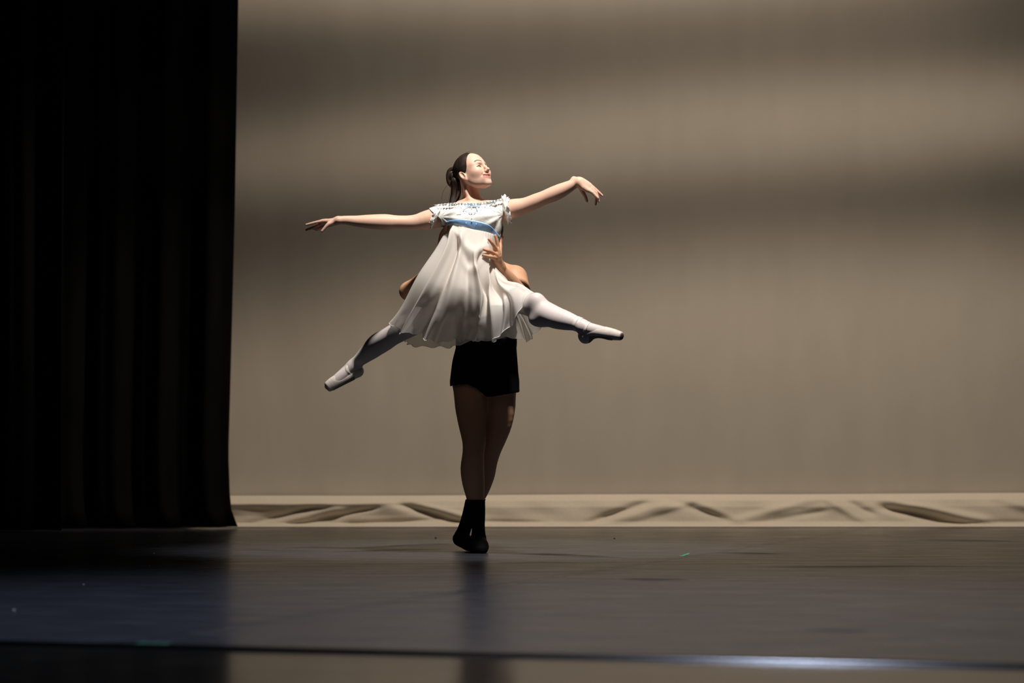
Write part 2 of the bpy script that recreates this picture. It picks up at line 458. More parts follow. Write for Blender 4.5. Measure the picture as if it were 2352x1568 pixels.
def head_fn(O, R, hs, ears=True, smile=True):
    def fn(X, Y, Z):
        x, y, z = X-O[0], Y-O[1], Z-O[2]
        f = (x*R[0, 0]+y*R[1, 0]+z*R[2, 0])/hs; l = (x*R[0, 1]+y*R[1, 1]+z*R[2, 1])/hs; u = (x*R[0, 2]+y*R[1, 2]+z*R[2, 2])/hs
        L = np.abs(l)
        d = d_ell(f-0.0, l, u-0.048, (0.094, 0.072, 0.078))
        d = smin(d, d_ell(f-0.036, l, u+0.008, (0.057, 0.058, 0.082)), 0.03)
        d = smin(d, d_caps(f, L, u, (0.004, 0.047, -0.030), (0.030, 0.039, -0.062), 0.017, 0.013), 0.03)
        d = smin(d, d_caps(f, L, u, (0.030, 0.039, -0.062), (0.078, 0.011, -0.087), 0.013, 0.013), 0.03)
        d = smin(d, d_ell(f-0.045, L-0.030, u+0.040, (0.036, 0.029, 0.044)), 0.02)
        d = smin(d, d_ell(f-0.026, L-0.044, u+0.022, (0.034, 0.019, 0.040)), 0.02)
        d = smin(d, d_ell(f-0.085, l, u+0.091, (0.017, 0.017, 0.014)), 0.020)
        d = smin(d, d_ell(f-0.078, l, u+0.056, (0.026, 0.032, 0.026)), 0.022)
        d = smin(d, d_caps(f, L, u, (0.088, 0.010, 0.032), (0.066, 0.046, 0.030), 0.009, 0.011), 0.022)
        d = smin(d, d_ell(f-0.070, L-0.040, u+0.018, (0.022, 0.022, 0.019)), 0.026)
        d = smin(d, d_ell(f-0.052, L-0.040, u+0.004, (0.028, 0.022, 0.044)), 0.02)
        d = smax(d, -d_ell(f-0.106, L-0.028, u-0.012, (0.021, 0.016, 0.010)), 0.012)
        d = smin(d, d_ell(f-0.0780, L-0.033, u-0.009, (0.0150, 0.0170, 0.0125)), 0.003)
        d = smin(d, d_caps(f, l, u, (0.092, 0, 0.024), (0.112, 0, -0.018), 0.0062, 0.0082), 0.014)
        d = smin(d, d_ell(f-0.1125, l, u+0.021, (0.0098, 0.0098, 0.0088)), 0.008)
        d = smin(d, d_ell(f-0.101, L-0.0115, u+0.026, (0.0085, 0.0065, 0.0070)), 0.007)
        d = smax(d, -d_ell(f-0.108, L-0.006, u+0.0345, (0.0055, 0.0030, 0.0050)), 0.003)
        w = 0.034 if smile else 0.022; c = 0.009 if smile else 0.0
        up = np.minimum(d_caps(f, L, u, (0.1045, 0, -0.047), (0.0990, 0.013, -0.0475), 0.0050, 0.0046),
                        d_caps(f, L, u, (0.0990, 0.013, -0.0475), (0.082 if smile else 0.087, w, -0.052+c), 0.0042, 0.0020))
        lo = np.minimum(d_caps(f, L, u, (0.1020, 0, -0.0655), (0.0965, 0.013, -0.0630), 0.0058, 0.0052),
                        d_caps(f, L, u, (0.0965, 0.013, -0.0630), (0.082 if smile else 0.087, w, -0.053+c), 0.0046, 0.0020))
        d = smin(d, smin(up, lo, 0.002), 0.006)
        if smile:
            gap = np.minimum(d_caps(f, L, u, (0.108, 0, -0.0570), (0.102, 0.013, -0.0560), 0.0066, 0.0062),
                             d_caps(f, L, u, (0.102, 0.013, -0.0560), (0.090, 0.030, -0.0470), 0.0062, 0.0022))
            d = smax(d, -gap, 0.002)
            d = smax(d, -d_caps(f, L, u, (0.099, 0.020, -0.028), (0.088, 0.041, -0.050), 0.0015, 0.0015), 0.007)
        if ears:
            e = d_ell(f+0.008+0.25*(u-0.0), L-0.071-0.25*np.maximum(-f, 0)-0.12*np.maximum(u, 0), u+0.004, (0.0165, 0.0065, 0.029))
            e = smin(e, d_ell(f-0.002, L-0.068, u+0.031, (0.008, 0.006, 0.009)), 0.008)
            e = smax(e, -d_ell(f+0.005+0.25*u, L-0.079-0.2*np.maximum(-f, 0), u-0.001, (0.0095, 0.0075, 0.0185)), 0.004)
            e = smin(e, d_ell(f-0.008, L-0.070, u+0.008, (0.004, 0.006, 0.007)), 0.004)
            d = smin(d, e, 0.006)
        return d*hs
    return fn
def head_local(P, O, R, hs):
    q = ((P-O) @ R)/hs
    return q[:, 0], q[:, 1], q[:, 2]
def sstep(a, b, x):
    t = np.clip((x-a)/(b-a), 0, 1); return t*t*(3-2*t)
def mixc(c, col, w): return c*(1-w[:, None])+np.array(col)[None]*w[:, None]

# ------------------------------------------------------------------ the stage: floor, backdrop, curtains
def prism(name, poly, z0, z1, material, parent=None):
    n = len(poly)
    v = [(x, y, z0) for x, y in poly]+[(x, y, z1) for x, y in poly]
    f = [tuple(range(n-1, -1, -1)), tuple(range(n, 2*n))]+[(i, (i+1) % n, n+(i+1) % n, n+i) for i in range(n)]
    return mesh_obj(name, v, f, material, parent, smooth=False)
def seam_x(y): return 0.863+0.37*(y+0.44)
def strip_y(x): return -5.77-0.251*(x+1.447)
floor = prism('floor', [(-9, -10.5), (9, -10.5), (9, 6.5), (-9, 6.5)], -0.06, -0.005, M['wood_under'])
tag(floor, 'black stage floor', kind='structure')
g = 0.003
ys = strip_y(-1.0)      # where the seam meets the strip
xs_ = seam_x(ys)
prism('vinyl_sheet', [(-9, strip_y(-9)+0.03), (xs_-g, strip_y(xs_)+0.03), (seam_x(6.5)-g, 6.5), (-9, 6.5)], -0.005, 0.0, M['vinyl'], floor)
prism('vinyl_sheet', [(xs_+g, strip_y(xs_)+0.03), (9, strip_y(9)+0.03), (9, 6.5), (seam_x(6.5)+g, 6.5)], -0.005, 0.0, M['vinyl'], floor)
prism('apron_panel', [(-9, -10.5), (9, -10.5), (9, strip_y(9)-0.03), (-9, strip_y(-9)-0.03)], -0.005, -0.001, M['apron'], floor)
# wrinkles where the vinyl has lifted, and the lip along the seam
def wrinkle(x0, y0, x1, y1, w, h):
    a = np.array(fl_at(x0, y0)); b = np.array(fl_at(x1, y1)); d = b-a; L_ = np.linalg.norm(d); d = d/L_; n_ = np.array([-d[1], d[0]])
    V = []
    for t_ in np.linspace(0, 1, 28):
        c = a+(b-a)*t_+n_*0.012*math.sin(t_*9+x0); e = math.sin(math.pi*t_)**0.7
        for q in np.linspace(-1, 1, 9): V.append((*(c+n_*w*q*(0.5+0.5*e)), 0.0002+h*e*math.cos(q*math.pi/2)**2))
    mesh_obj('vinyl_wrinkle', V, grid_faces(28, 9, flip=True), M['vinyl'], floor)
def fl_at(x, y):
    D = FPX*CH/(y-HOR); return ((x-1176)*D/FPX, D-CD)
for a in ((1205, 1271, 1420, 1280, 0.05, 0.007), (1420, 1330, 1585, 1331, 0.04, 0.006), (770, 1266, 1020, 1261, 0.05, 0.006), (1640, 1269, 1800, 1272, 0.04, 0.006), (560, 1262, 720, 1266, 0.05, 0.005),
          (820, 1258, 1040, 1247, 0.05, 0.005), (1760, 1302, 2230, 1300, 0.05, 0.006), (1140, 1292, 1330, 1291, 0.05, 0.004), (1840, 1447, 2000, 1448, 0.03, 0.004), (2100, 1240, 2340, 1243, 0.06, 0.006)):
    wrinkle(*a)
pts_ = [(seam_x(y_)+0.006, y_) for y_ in np.linspace(strip_y(xs_)+0.05, 3.6, 40)]
V = []
for x_, y_ in pts_:
    for q, z_ in ((-0.008, 0.0003), (-0.004, 0.0030), (0.006, 0.0032), (0.05, 0.0003)): V.append((x_+q, y_, z_))
mesh_obj('seam_lip', V, grid_faces(40, 4, flip=True), M['vinyl'], floor)
# low rounded edging strip between vinyl and apron
nx_ = 60; prof = [(-0.034, -0.001), (-0.030, 0.004), (-0.020, 0.0075), (-0.006, 0.0095), (0.006, 0.0095), (0.020, 0.0075), (0.030, 0.0045), (0.034, -0.001)]
V = []
for i in range(nx_):
    x = -8.5+17*i/(nx_-1)
    for dy, z in prof: V.append((x, strip_y(x)+dy, z))
o = mesh_obj('edging_strip', V, grid_faces(nx_, len(prof)), M['strip'])
tag(o, 'low grey metal edging strip running across the front of the stage floor', 'edging strip')

# backdrop
back = empty('cyclorama_backdrop', (0.8, 4.0, 0.0))
tag(back, 'tall beige backdrop cloth hanging behind the two dancers', 'backdrop')
nu, nv = 260, 90
xs = np.linspace(-4.6, 7.0, nu); zs = np.linspace(0.16, 6.6, nv)
X, Z = np.meshgrid(xs, zs, indexing='ij')
Yb = 4.0+0.004*np.sin(X*3.1+0.4)*np.sin(Z*0.7)+0.003*np.sin(X*7.3+Z*0.5)
for cx, cz, a in ((-0.86, 0.98, 0.0035), (-0.80, 1.0, -0.003), (-0.72, 1.0, 0.003), (0.42, 0.95, 0.002), (0.9, 1.05, 0.002)):
    Yb += a*np.exp(-((X-cx)/0.028)**2-((Z-cz)/0.22)**2)
mesh_obj('cloth_panel', np.stack([X, Yb, Z], -1).reshape(-1, 3), grid_faces(nu, nv, flip=True), M['cyc'], back)
# the slack bottom of the cloth lying in folds on the floor
nu, nv = 520, 44
xs = np.linspace(-4.6, 7.0, nu); ts = np.linspace(0, 1, nv)
X, T = np.meshgrid(xs, ts, indexing='ij')
topz = 0.207+0.0035*(X+1.9)+0.002*np.sin(X*2.3)
under = 1-sstep(-1.2, -0.4, X)                       # the left end is tucked under
pt = np.array([0, 0.06, 0.24, 0.42, 0.62, 0.82, 0.93, 1.0])
yA = np.array([0.0, 0.045, 0.115, 0.150, 0.165, 0.185, 0.215, 0.245]); zA = np.array([1, 0.985, 0.82, 0.62, 0.40, 0.17, 0.06, 0.012])
yB = np.array([0.0, 0.055, 0.170, 0.150, 0.140, 0.150, 0.200, 0.250]); zB = np.array([1, 0.985, 0.75, 0.58, 0.36, 0.12, 0.035, 0.012])
sm_ = lambda p: np.interp(T, pt, p)
Yf = 3.985-(sm_(yA)*(1-under)+sm_(yB)*under)
Zf = topz*(sm_(zA)*(1-under)+sm_(zB)*under)
bell = np.sin(np.pi*np.clip(T, 0, 1))**0.8
def fold(x0, x1, t0, t1, amp, w):
    """crease from (x0, t0) to (x1, t1)"""
    d = np.array([x1-x0, (t1-t0)*0.30]); Ln = np.linalg.norm(d); d = d/Ln
    px, pz = X-x0, (T-t0)*0.30
    al = px*d[0]+pz*d[1]; pe = -px*d[1]+pz*d[0]
    e = np.exp(-np.maximum(np.maximum(-al, al-Ln), 0)**2/(2*(0.5*w+0.03)**2))
    return amp*np.exp(-pe**2/(2*w**2))*e
disp = np.zeros_like(X)
for a in ((-1.78, -1.35, 0.85, 0.35, -0.03, 0.014), (-1.70, -1.2, 0.95, 0.45, 0.03, 0.014), (-1.5, -0.95, 0.9, 0.40, -0.025, 0.012),
          (-1.1, -0.55, 0.85, 0.78, -0.035, 0.012), (-0.75, -0.35, 0.30, 0.88, -0.045, 0.016), (-0.62, -0.22, 0.35, 0.80, 0.03, 0.014),
          (-0.4, 0.15, 0.80, 0.86, -0.03, 0.010), (0.55, 0.90, 0.82, 0.30, -0.04, 0.014), (0.62, 1.05, 0.90, 0.35, 0.03, 0.014),
          (0.75, 1.20, 0.85, 0.30, 0.025, 0.014), (1.10, 1.45, 0.25, 0.75, -0.022, 0.016), (1.25, 1.55, 0.30, 0.85, 0.022, 0.016),
          (1.5, 2.05, 0.85, 0.20, 0.024, 0.018), (1.7, 2.1, 0.85, 0.55, -0.02, 0.014), (2.1, 2.35, 0.10, 0.75, 0.03, 0.014),
          (2.2, 2.42, 0.05, 0.55, -0.028, 0.012), (2.45, 2.60, 0.15, 0.5, -0.02, 0.02), (2.55, 3.05, 0.45, 0.93, -0.06, 0.018),
          (2.6, 3.2, 0.30, 0.80, 0.04, 0.016), (2.9, 3.9, 0.92, 0.88, -0.05, 0.014), (3.3, 3.7, 0.2, 0.7, 0.03, 0.02), (4.2, 4.6, 0.2, 0.8, -0.03, 0.02)):
    disp += fold(*a[:4], a[4]*0.9, a[5]*1.35)
disp += 0.005*np.sin(X*9+T*5)+0.004*np.sin(X*17-T*8)
disp *= bell
Yf = Yf-disp*0.9; Zf = np.maximum(Zf+disp*0.25*(1-T), 0.004)
fl = mesh_obj('ground_flap', np.stack([X, Yf, Zf], -1).reshape(-1, 3), grid_faces(nu, nv), M['flap'], back)
solidify(fl, 0.004)
tag(fl, 'crumpled paler cloth hem folded onto the floor')

# side curtains (black velvet legs)
def curtain(name, Y0, x_left, edge, z0, z1, wl, amp, seed, label):
    nu, nv = 420, 60
    r = np.random.RandomState(seed); ph = r.rand(4)*6.28
    u = np.linspace(0, 1, nu); z = np.linspace(z0, z1, nv)
    U, Zc = np.meshgrid(u, z, indexing='ij')
    Xc = x_left+(edge(Zc)-x_left)*U
    flat_x = x_left+(edge(np.array(2.5))-x_left)*U
    w = 2*np.pi/wl
    Yc = Y0+amp*np.sin(w*flat_x+ph[0]+0.6*np.sin(flat_x*1.7+ph[1]))+0.35*amp*np.sin(2.3*w*flat_x+ph[2]+0.2*Zc)
    o = mesh_obj(name, np.stack([Xc, Yc, Zc], -1).reshape(-1, 3), grid_faces(nu, nv), M['velvet'])
    solidify(o, 0.012)
    return tag(o, label, 'curtain')
k1 = 16.15/FPX
def edge1(z):
    y = HOR-(z-CH)/k1
    return (np.interp(y, [-900, 0, 500, 900, 1040, 1150, 1190, 1215], [548, 545, 537, 527, 523, 527, 533, 548])-1176)*k1
curtain('side_curtain', 3.55, -6.5, edge1, 0.012, 6.6, 0.34, 0.05, 3, 'black velvet curtain whose straight edge meets the beige backdrop')
k2 = 15.5/FPX
def edge2(z):
    y = HOR-(z-CH)/k2
    return (np.interp(y, [-900, 0, 700, 1220], [152, 151, 146, 143])-1176)*k2
curtain('side_curtain', 2.9, -6.5, edge2, 0.012, 6.6, 0.30, 0.06, 11, 'black velvet curtain hanging in front at the far left edge')

# ------------------------------------------------------------------ the lifted dancer
root_w = empty('person', tuple(W(1088, 660, -0.24)))
tag(root_w, 'dancer in white dress with blue sash lifted high, arms outstretched', 'person')
HOw = W(1084, 404, -0.25); HRw = frame(math.radians(38), math.radians(25), math.radians(0)); HSw = 0.93
Bw = SDF()
Bw.add(head_fn(HOw, HRw, HSw), HOw-0.15, HOw+0.15, 0.0)
# neck and the two cords of muscle
Bw.tube([(1079, 418, -0.225, 0.046), (1081, 440, -0.228, 0.0435), (1084, 462, -0.232, 0.050), (1086, 478, -0.24, 0.062)], k=0.018)
Bw.tube([(1064, 416, -0.268, 0.015), (1072, 440, -0.280, 0.013), (1081, 463, -0.294, 0.008)], k=0.020)
Bw.loft([(1085, 462, -0.235, 0.060, 0.050), (1084, 471, -0.24, 0.115, 0.066), (1083, 480, -0.245, 0.140, 0.078), (1084, 492, -0.25, 0.145, 0.092),
         (1086, 508, -0.25, 0.143, 0.097), (1087, 527, -0.25, 0.137, 0.095), (1087, 550, -0.25, 0.121, 0.088), (1088, 592, -0.25, 0.106, 0.080),
         (1088, 630, -0.25, 0.132, 0.092), (1087, 664, -0.25, 0.152, 0.102), (1087, 690, -0.25, 0.135, 0.095)], k=0.03)
Bw.ball((1062, 502, -0.325), (0.050, 0.036, 0.044), k=0.03); Bw.ball((1113, 504, -0.325), (0.050, 0.036, 0.044), k=0.03)
# collar bones
Bw.tube([(1088, 468, -0.312, 0.008), (1120, 463, -0.300, 0.008), (1150, 466, -0.275, 0.008)], k=0.012)
Bw.tube([(1080, 468, -0.312, 0.008), (1045, 470, -0.300, 0.008), (1018, 478, -0.275, 0.008)], k=0.012)
# arm reaching to screen left
Bw.tube([(1030, 493, -0.245, 0.050), (1005, 499, -0.25, 0.051), (980, 505, -0.255, 0.048), (950, 511, -0.26, 0.0385), (912, 510.5, -0.265, 0.0352),
         (886, 510, -0.27, 0.0405), (850, 509, -0.28, 0.0360), (820, 507.8, -0.287, 0.0285), (796, 505.5, -0.294, 0.0228), (777, 505.6, -0.30, 0.0205)], k=0.028)
# arm reaching to screen right
Bw.tube([(1135, 487, -0.245, 0.050), (1160, 483, -0.25, 0.051), (1181, 478, -0.258, 0.0475), (1206, 471.5, -0.27, 0.0395), (1231, 462, -0.282, 0.0385), (1250, 454, -0.292, 0.0360),
         (1270, 446, -0.30, 0.0385), (1290, 437, -0.31, 0.0360), (1310, 427, -0.32, 0.0285), (1324, 420, -0.328, 0.0225), (1331, 417, -0.332, 0.0215)], k=0.028)
Bw.ball((1318, 411, -0.318), 0.014, k=0.02)
# hand, screen left
def fing(B, pts, k=0.006): B.tube(pts, k=k, sub=2)
Bw.tube([(776, 506, -0.300, 0.019), (763, 508.5, -0.296, 0.0185), (749, 508.5, -0.288, 0.0155), (741, 508, -0.284, 0.0125)], k=0.014, sub=2, flat=((0.25, 0.2, 1), 0.85))
Bw.tube([(770, 510, -0.285, 0.017), (756, 515, -0.268, 0.0150), (745, 517, -0.256, 0.0110)], k=0.014, sub=2)
fing(Bw, [(748, 507, -0.290, 0.0090), (732, 509, -0.290, 0.0078), (717, 512.5, -0.290, 0.0068), (703.5, 516, -0.289, 0.0056)])
fing(Bw, [(745, 511, -0.276, 0.0090), (731, 516.5, -0.274, 0.0080), (718, 522.5, -0.274, 0.0072), (704, 528, -0.274, 0.0060)])
fing(Bw, [(746, 514, -0.263, 0.0085), (738, 520.5, -0.258, 0.0076), (729, 525, -0.260, 0.0068), (720, 525.5, -0.264, 0.0056)])
fing(Bw, [(749, 517, -0.254, 0.0080), (742, 523, -0.250, 0.0068), (734, 526.5, -0.250, 0.0060), (726, 528, -0.252, 0.0050)])
fing(Bw, [(764, 510, -0.304, 0.0130), (755, 514, -0.314, 0.0105), (748, 521, -0.316, 0.0084), (740, 530.5, -0.314, 0.0072)], k=0.008)
# hand, screen right
Bw.tube([(1330, 416.5, -0.332, 0.0205), (1340, 420, -0.335, 0.0215), (1352, 428, -0.336, 0.0205), (1360, 434, -0.336, 0.0165)], k=0.014, sub=2)
Bw.tube([(1331, 419, -0.340, 0.0185), (1341, 430, -0.350, 0.0160), (1351, 437, -0.355, 0.0120)], k=0.014, sub=2)
fing(Bw, [(1352, 437, -0.356, 0.0095), (1361, 442, -0.360, 0.0084), (1368, 450, -0.359, 0.0072), (1373, 455, -0.356, 0.0058)])
fing(Bw, [(1359, 434, -0.347, 0.0095), (1369, 442, -0.348, 0.0080), (1373, 453, -0.345, 0.0070), (1375.5, 462.5, -0.340, 0.0056)])
fing(Bw, [(1360, 434, -0.332, 0.0095), (1370, 445, -0.328, 0.0078), (1369.5, 459, -0.322, 0.0068), (1368, 469.5, -0.315, 0.0054)])
fing(Bw, [(1361, 429, -0.320, 0.0088), (1370, 436.5, -0.318, 0.0072), (1377.5, 443.5, -0.316, 0.0064), (1383.5, 449, -0.314, 0.0052)])
fing(Bw, [(1333, 428, -0.330, 0.0130), (1338, 440, -0.326, 0.0105), (1344, 450, -0.326, 0.0088), (1348, 461.5, -0.328, 0.0066)], k=0.008)
# legs and feet
Lr = [(1120, 672, -0.255, 0.084), (1158, 681, -0.37, 0.073), (1195, 691, -0.50, 0.060), (1222, 702, -0.58, 0.0535), (1248, 716.5, -0.63, 0.0555), (1276, 729, -0.68, 0.0515), (1300, 736, -0.72, 0.0440), (1321, 742, -0.75, 0.0340), (1336, 748, -0.77, 0.0300)]
Ll = [(1052, 672, -0.245, 0.084), (1003, 703, -0.20, 0.073), (955, 737, -0.14, 0.062), (922, 758, -0.10, 0.053), (901, 770, -0.06, 0.0500), (885, 780, -0.02, 0.0525), (867, 791, 0.03, 0.0530), (852, 804, 0.08, 0.0460), (838, 816, 0.12, 0.0375), (822, 830, 0.165, 0.0290), (812, 839, 0.18, 0.0285)]
Fr = [(1340, 752, -0.775, 0.030), (1362, 757, -0.80, 0.027), (1392, 764, -0.838, 0.024), (1420, 770, -0.875, 0.017)]
Fl = [(818, 836, 0.18, 0.029), (800, 850, 0.185, 0.029), (778, 869, 0.18, 0.027), (755, 886, 0.17, 0.019)]
for B in (Bw,):
    B.tube(Lr, k=0.05); B.tube(Ll, k=0.05); B.tube(Fr, k=0.02); B.tube(Fl, k=0.02)
    B.ball((1232, 690, -0.63), 0.036, k=0.03); B.ball((1240, 735, -0.625), (0.05, 0.035, 0.03), k=0.03)
    B.ball((1346, 766, -0.765), 0.026, k=0.02)
fineW = [(W(1018, 442, -0.38), W(1140, 340, -0.12), 0.0018), (W(695, 535, -0.36), W(785, 500, -0.22), 0.0022), (W(1322, 476, -0.40), W(1390, 405, -0.28), 0.0022)]
fineW = [(np.minimum(a, b), np.maximum(a, b), s) for a, b, s in fineW]
P, Q = Bw.mesh(0.0045, fineW)
wr = np.ones(len(P))
for a_, b_, _ in fineW: wr[((P > a_) & (P < b_)).all(1)] = 0.12
P = relax(P, Q, wr, 14)
SK = np.array([0.72, 0.445, 0.330])
tone = np.tile(SK, (len(P), 1))
def paint_face(P, tone, O, R, hs, lips, brow, shadow, blush, smile=False):
    f, l, u = head_local(P, O, R, hs); L = np.abs(l)
    near = (np.abs(f) < 0.14) & (L < 0.09) & (np.abs(u) < 0.13)
    front = sstep(0.03, 0.05, f)*near
    w = np.exp(-((L-0.045)/0.020)**2-((u+0.018)/0.016)**2)*0.35*front
    tone = mixc(tone, blush, w)
    lipu = np.abs(u+0.0565-(0.40 if smile else 0.1)*np.maximum(L-0.012, 0))
    w = (1-sstep(0.0125, 0.0150, lipu))*(1-sstep(0.032, 0.035, L))*sstep(0.078, 0.082, f)*near
    tone = mixc(tone, lips, w*0.85)
    bu = 0.034+0.011*np.sin(np.clip((L-0.010)/0.044, 0, 1)*np.pi*0.95)-0.08*np.maximum(L-0.04, 0)
    w = (1-sstep(0.0026, 0.0050, np.abs(u-bu)))*sstep(0.010, 0.014, L)*(1-sstep(0.048, 0.056, L))*front
    tone = mixc(tone, brow, w*0.9)
    w = np.exp(-((L-0.031)/0.016)**2-((u-0.0165)/0.0075)**2)*front
    tone = mixc(tone, shadow, w*0.55)
    return tone
tone = paint_face(P, tone, HOw, HRw, HSw, (0.55, 0.20, 0.17), (0.05, 0.030, 0.022), (0.36, 0.20, 0.15), (0.85, 0.42, 0.34), smile=True)
f, l, u = head_local(P, HOw, HRw, HSw); L = np.abs(l)
lc = 0.0070-12.0*(L-0.034)**2+0.15*np.maximum(L-0.042, 0)
el = (1-sstep(0.0020, 0.0036, np.abs(u-lc)))*sstep(0.0165, 0.019, L)*(1-sstep(0.050, 0.054, L))*sstep(0.055, 0.066, f)*(np.abs(u) < 0.03)
tone = mixc(tone, (0.10, 0.06, 0.05), el*0.5)
# nails and fingertips a little pinker
for t_ in ((703.5, 516, -0.289), (704, 528, -0.274), (740, 530.5, -0.314), (1373, 455, -0.356), (1375.5, 462.5, -0.34), (1383.5, 449, -0.314)):
    w = np.exp(-(np.linalg.norm(P-W(*t_), axis=1)/0.010)**2); tone = mixc(tone, (0.82, 0.43, 0.36), w*0.6)
mesh_obj('body', P, Q, M['skin_f'], root_w, tone=tone)

def from_head(pts, O, R, hs): return O+(np.asarray(pts, float)*hs) @ R.T
# teeth
ang = np.linspace(-1, 1, 25)
arc = np.stack([0.1005-0.013*ang**2, 0.0265*ang, -0.0535+0.0075*ang**2], 1)
T_ = []
for p in arc:
    for dz, df in ((0.006, -0.001), (0.0, 0.0), (-0.0050, -0.001)): T_.append((p[0]+df, p[1], p[2]+dz))
th = mesh_obj('teeth', from_head(T_, HOw, HRw, HSw), grid_faces(25, 3), M['teeth'], root_w); solidify(th, 0.002)
hf = head_fn(HOw, HRw, HSw)
def on_face(l, u, off):
    fs = np.linspace(0.125, 0.03, 200); p = from_head(np.stack([fs, np.full(200, l), np.full(200, u)], 1), HOw, HRw, HSw)
    d = hf(p[:, 0], p[:, 1], p[:, 2])-off
    return p[np.argmax(d < 0)]
for s_ in (-1, 1):
    q = np.linspace(0, 1, 14); ls = 0.0175+0.0345*q; us = 0.0015+0.0065*np.sin(np.pi*q*0.9)**1.0+0.0035*q
    c = np.array([on_face(s_*a_, b_, 0.0006) for a_, b_ in zip(ls, us)])
    v, fcs = tube_mesh(c, 0.0006+0.0013*np.sin(np.pi*(0.15+0.8*q)), 6); mesh_obj('eyelashes', v, fcs, M['hair_m'], root_w)
# hair: a sleek cap grown from the skull, a low bun and a tail
capS = SDF(); capS.add(head_fn(HOw, HRw, HSw, ears=False, smile=False), HOw-0.15, HOw+0.15, 0.0)
def hair_off(X, Y, Z):
    x, y, z = X-HOw[0], Y-HOw[1], Z-HOw[2]
    f = (x*HRw[0, 0]+y*HRw[1, 0]+z*HRw[2, 0])/HSw; u = (x*HRw[0, 2]+y*HRw[1, 2]+z*HRw[2, 2])/HSw
    fl = np.interp(u, [-0.07, -0.03, -0.005, 0.012, 0.035, 0.075, 0.11, 0.14], [-0.06, -0.030, -0.012, 0.022, 0.036, 0.046, 0.052, 0.058])
    return np.clip((fl-f)*0.25, -0.003, 0.0065)
hm = lambda P: hair_off(P[:, 0], P[:, 1], P[:, 2]) > -0.0014
P, Q = capS.mesh(0.0025, (), off=hair_off, mask=hm)
hair = mesh_obj('hair', P, Q, M['hair_f'], root_w)
hs_ = SDF()
def HL(f, l, u): return from_head([(f, l, u)], HOw, HRw, HSw)[0]
def hw(f, l, u, r): return (*HL(f, l, u), r)
hs_.tube([(1043, 386, -0.215, 0.010), (1034, 393, -0.205, 0.015), (1031.5, 407, -0.205, 0.0165), (1036, 420, -0.212, 0.019), (1046, 428, -0.225, 0.018)], k=0.004)
hs_.tube([(1045, 388, -0.190, 0.012), (1038, 402, -0.185, 0.017), (1043, 420, -0.195, 0.017)], k=0.006)
hs_.ball((1042, 406, -0.215), 0.026, k=0.008)
P, Q = hs_.mesh(0.0024)
mesh_obj('bun', P, Q, M['hair_tail'], hair)
pt_ = SDF()
pt_.tube([(1046, 416, -0.235, 0.024), (1047, 430, -0.222, 0.024), (1045, 446, -0.205, 0.0225), (1041, 460, -0.188, 0.0190), (1037, 474, -0.178, 0.014), (1035, 492, -0.165, 0.007)], k=0.004)
pt_.tube([(1052, 420, -0.245, 0.012), (1054, 436, -0.240, 0.013), (1052, 450, -0.222, 0.012), (1046, 464, -0.195, 0.010)], k=0.006)
P, Q = pt_.mesh(0.0026)
mesh_obj('ponytail', P, Q, M['hair_tail'], hair)
for j, pts in enumerate(([(1033, 420, -0.25), (1022, 432, -0.25), (1016, 446, -0.245), (1014, 460, -0.24)], [(1036, 428, -0.24), (1033, 446, -0.23), (1030, 460, -0.225), (1025, 472, -0.22)],
                         [(1060, 446, -0.27), (1057, 455, -0.26), (1052, 463, -0.25)], [(1068, 352, -0.25), (1078, 348, -0.25), (1088, 350, -0.25)])):
    c = catmull([W(*p) for p in pts], 16); v, fcs = tube_mesh(c, 0.0007, 5)
    mesh_obj('loose_strand', v, fcs, M['hair_f'], hair)

# tights
def pxy(P, Y=-0.25):
    D = CD+P[:, 1]
    return 1176+P[:, 0]*FPX/D, HOR-(P[:, 2]-CH)*FPX/D
Tg = SDF(); Tg.tube(Lr, k=0.05); Tg.tube(Ll, k=0.05)
Tg.ball((1232, 690, -0.63), 0.036, k=0.03); Tg.ball((1240, 735, -0.625), (0.05, 0.035, 0.03), k=0.03)
Tg.tube(Fr, k=0.02); Tg.tube(Fl, k=0.02); Tg.ball((1346, 766, -0.765), 0.026, k=0.02)
Tg.ball((1087, 668, -0.25), (0.15, 0.10, 0.07), k=0.04)
P, Q = Tg.mesh(0.0045, (), off=0.0034)
P = relax(P, Q, np.ones(len(P)), 14)
mesh_obj('tights', P, Q, M['tights'], root_w)

# pointe shoes: shaped as they sit on the pointed feet, cut open over the instep
def shoe(B, cut, name_label, worn, tipc, tipdir, anklep, ankler, anklevec, h=0.0020):
    P, Q = B.mesh(h, (), off=0.0, mask=cut)
    s = mesh_obj('pointe_shoe', P, Q, M['satin'], root_w); solidify(s, 0.0025, -1)
    tag(s, name_label)
    return s
Sr = SDF()
Sr.tube([(1345, 768, -0.765, 0.0355), (1366, 762, -0.80, 0.0330), (1392, 765, -0.84, 0.0310), (1412, 768.5, -0.868, 0.0270), (1424, 771, -0.888, 0.0220)], k=0.012)
Sr.ball((1345, 774, -0.765), (0.030, 0.028, 0.031), k=0.02)
Sr.ball((1383, 786, -0.80), (0.040, 0.05, 0.020), k=0.016, op='s')
vr = W(1424, 771, -0.888)-W(1366, 762, -0.80); vr /= np.linalg.norm(vr)
endr = W(1429, 772, -0.895)
Sr.add(lambda X, Y, Z: -((X-endr[0])*vr[0]+(Y-endr[1])*vr[1]+(Z-endr[2])*vr[2]), endr-0.05, endr+0.08, 0.008, 's')
cr_a = W(1340, 752, -0.775); cr_b = W(1394, 752, -0.82)
def cut_r(P):
    x, y = pxy(P); return ~((y < 754+0.02*(x-1340)) & (x < 1393-0.6*np.maximum(y-744, 0))) & (x > 1326)
sr = shoe(Sr, cut_r, 'shiny satin pointe shoe with dark worn tip', None, None, None, None, None, None)
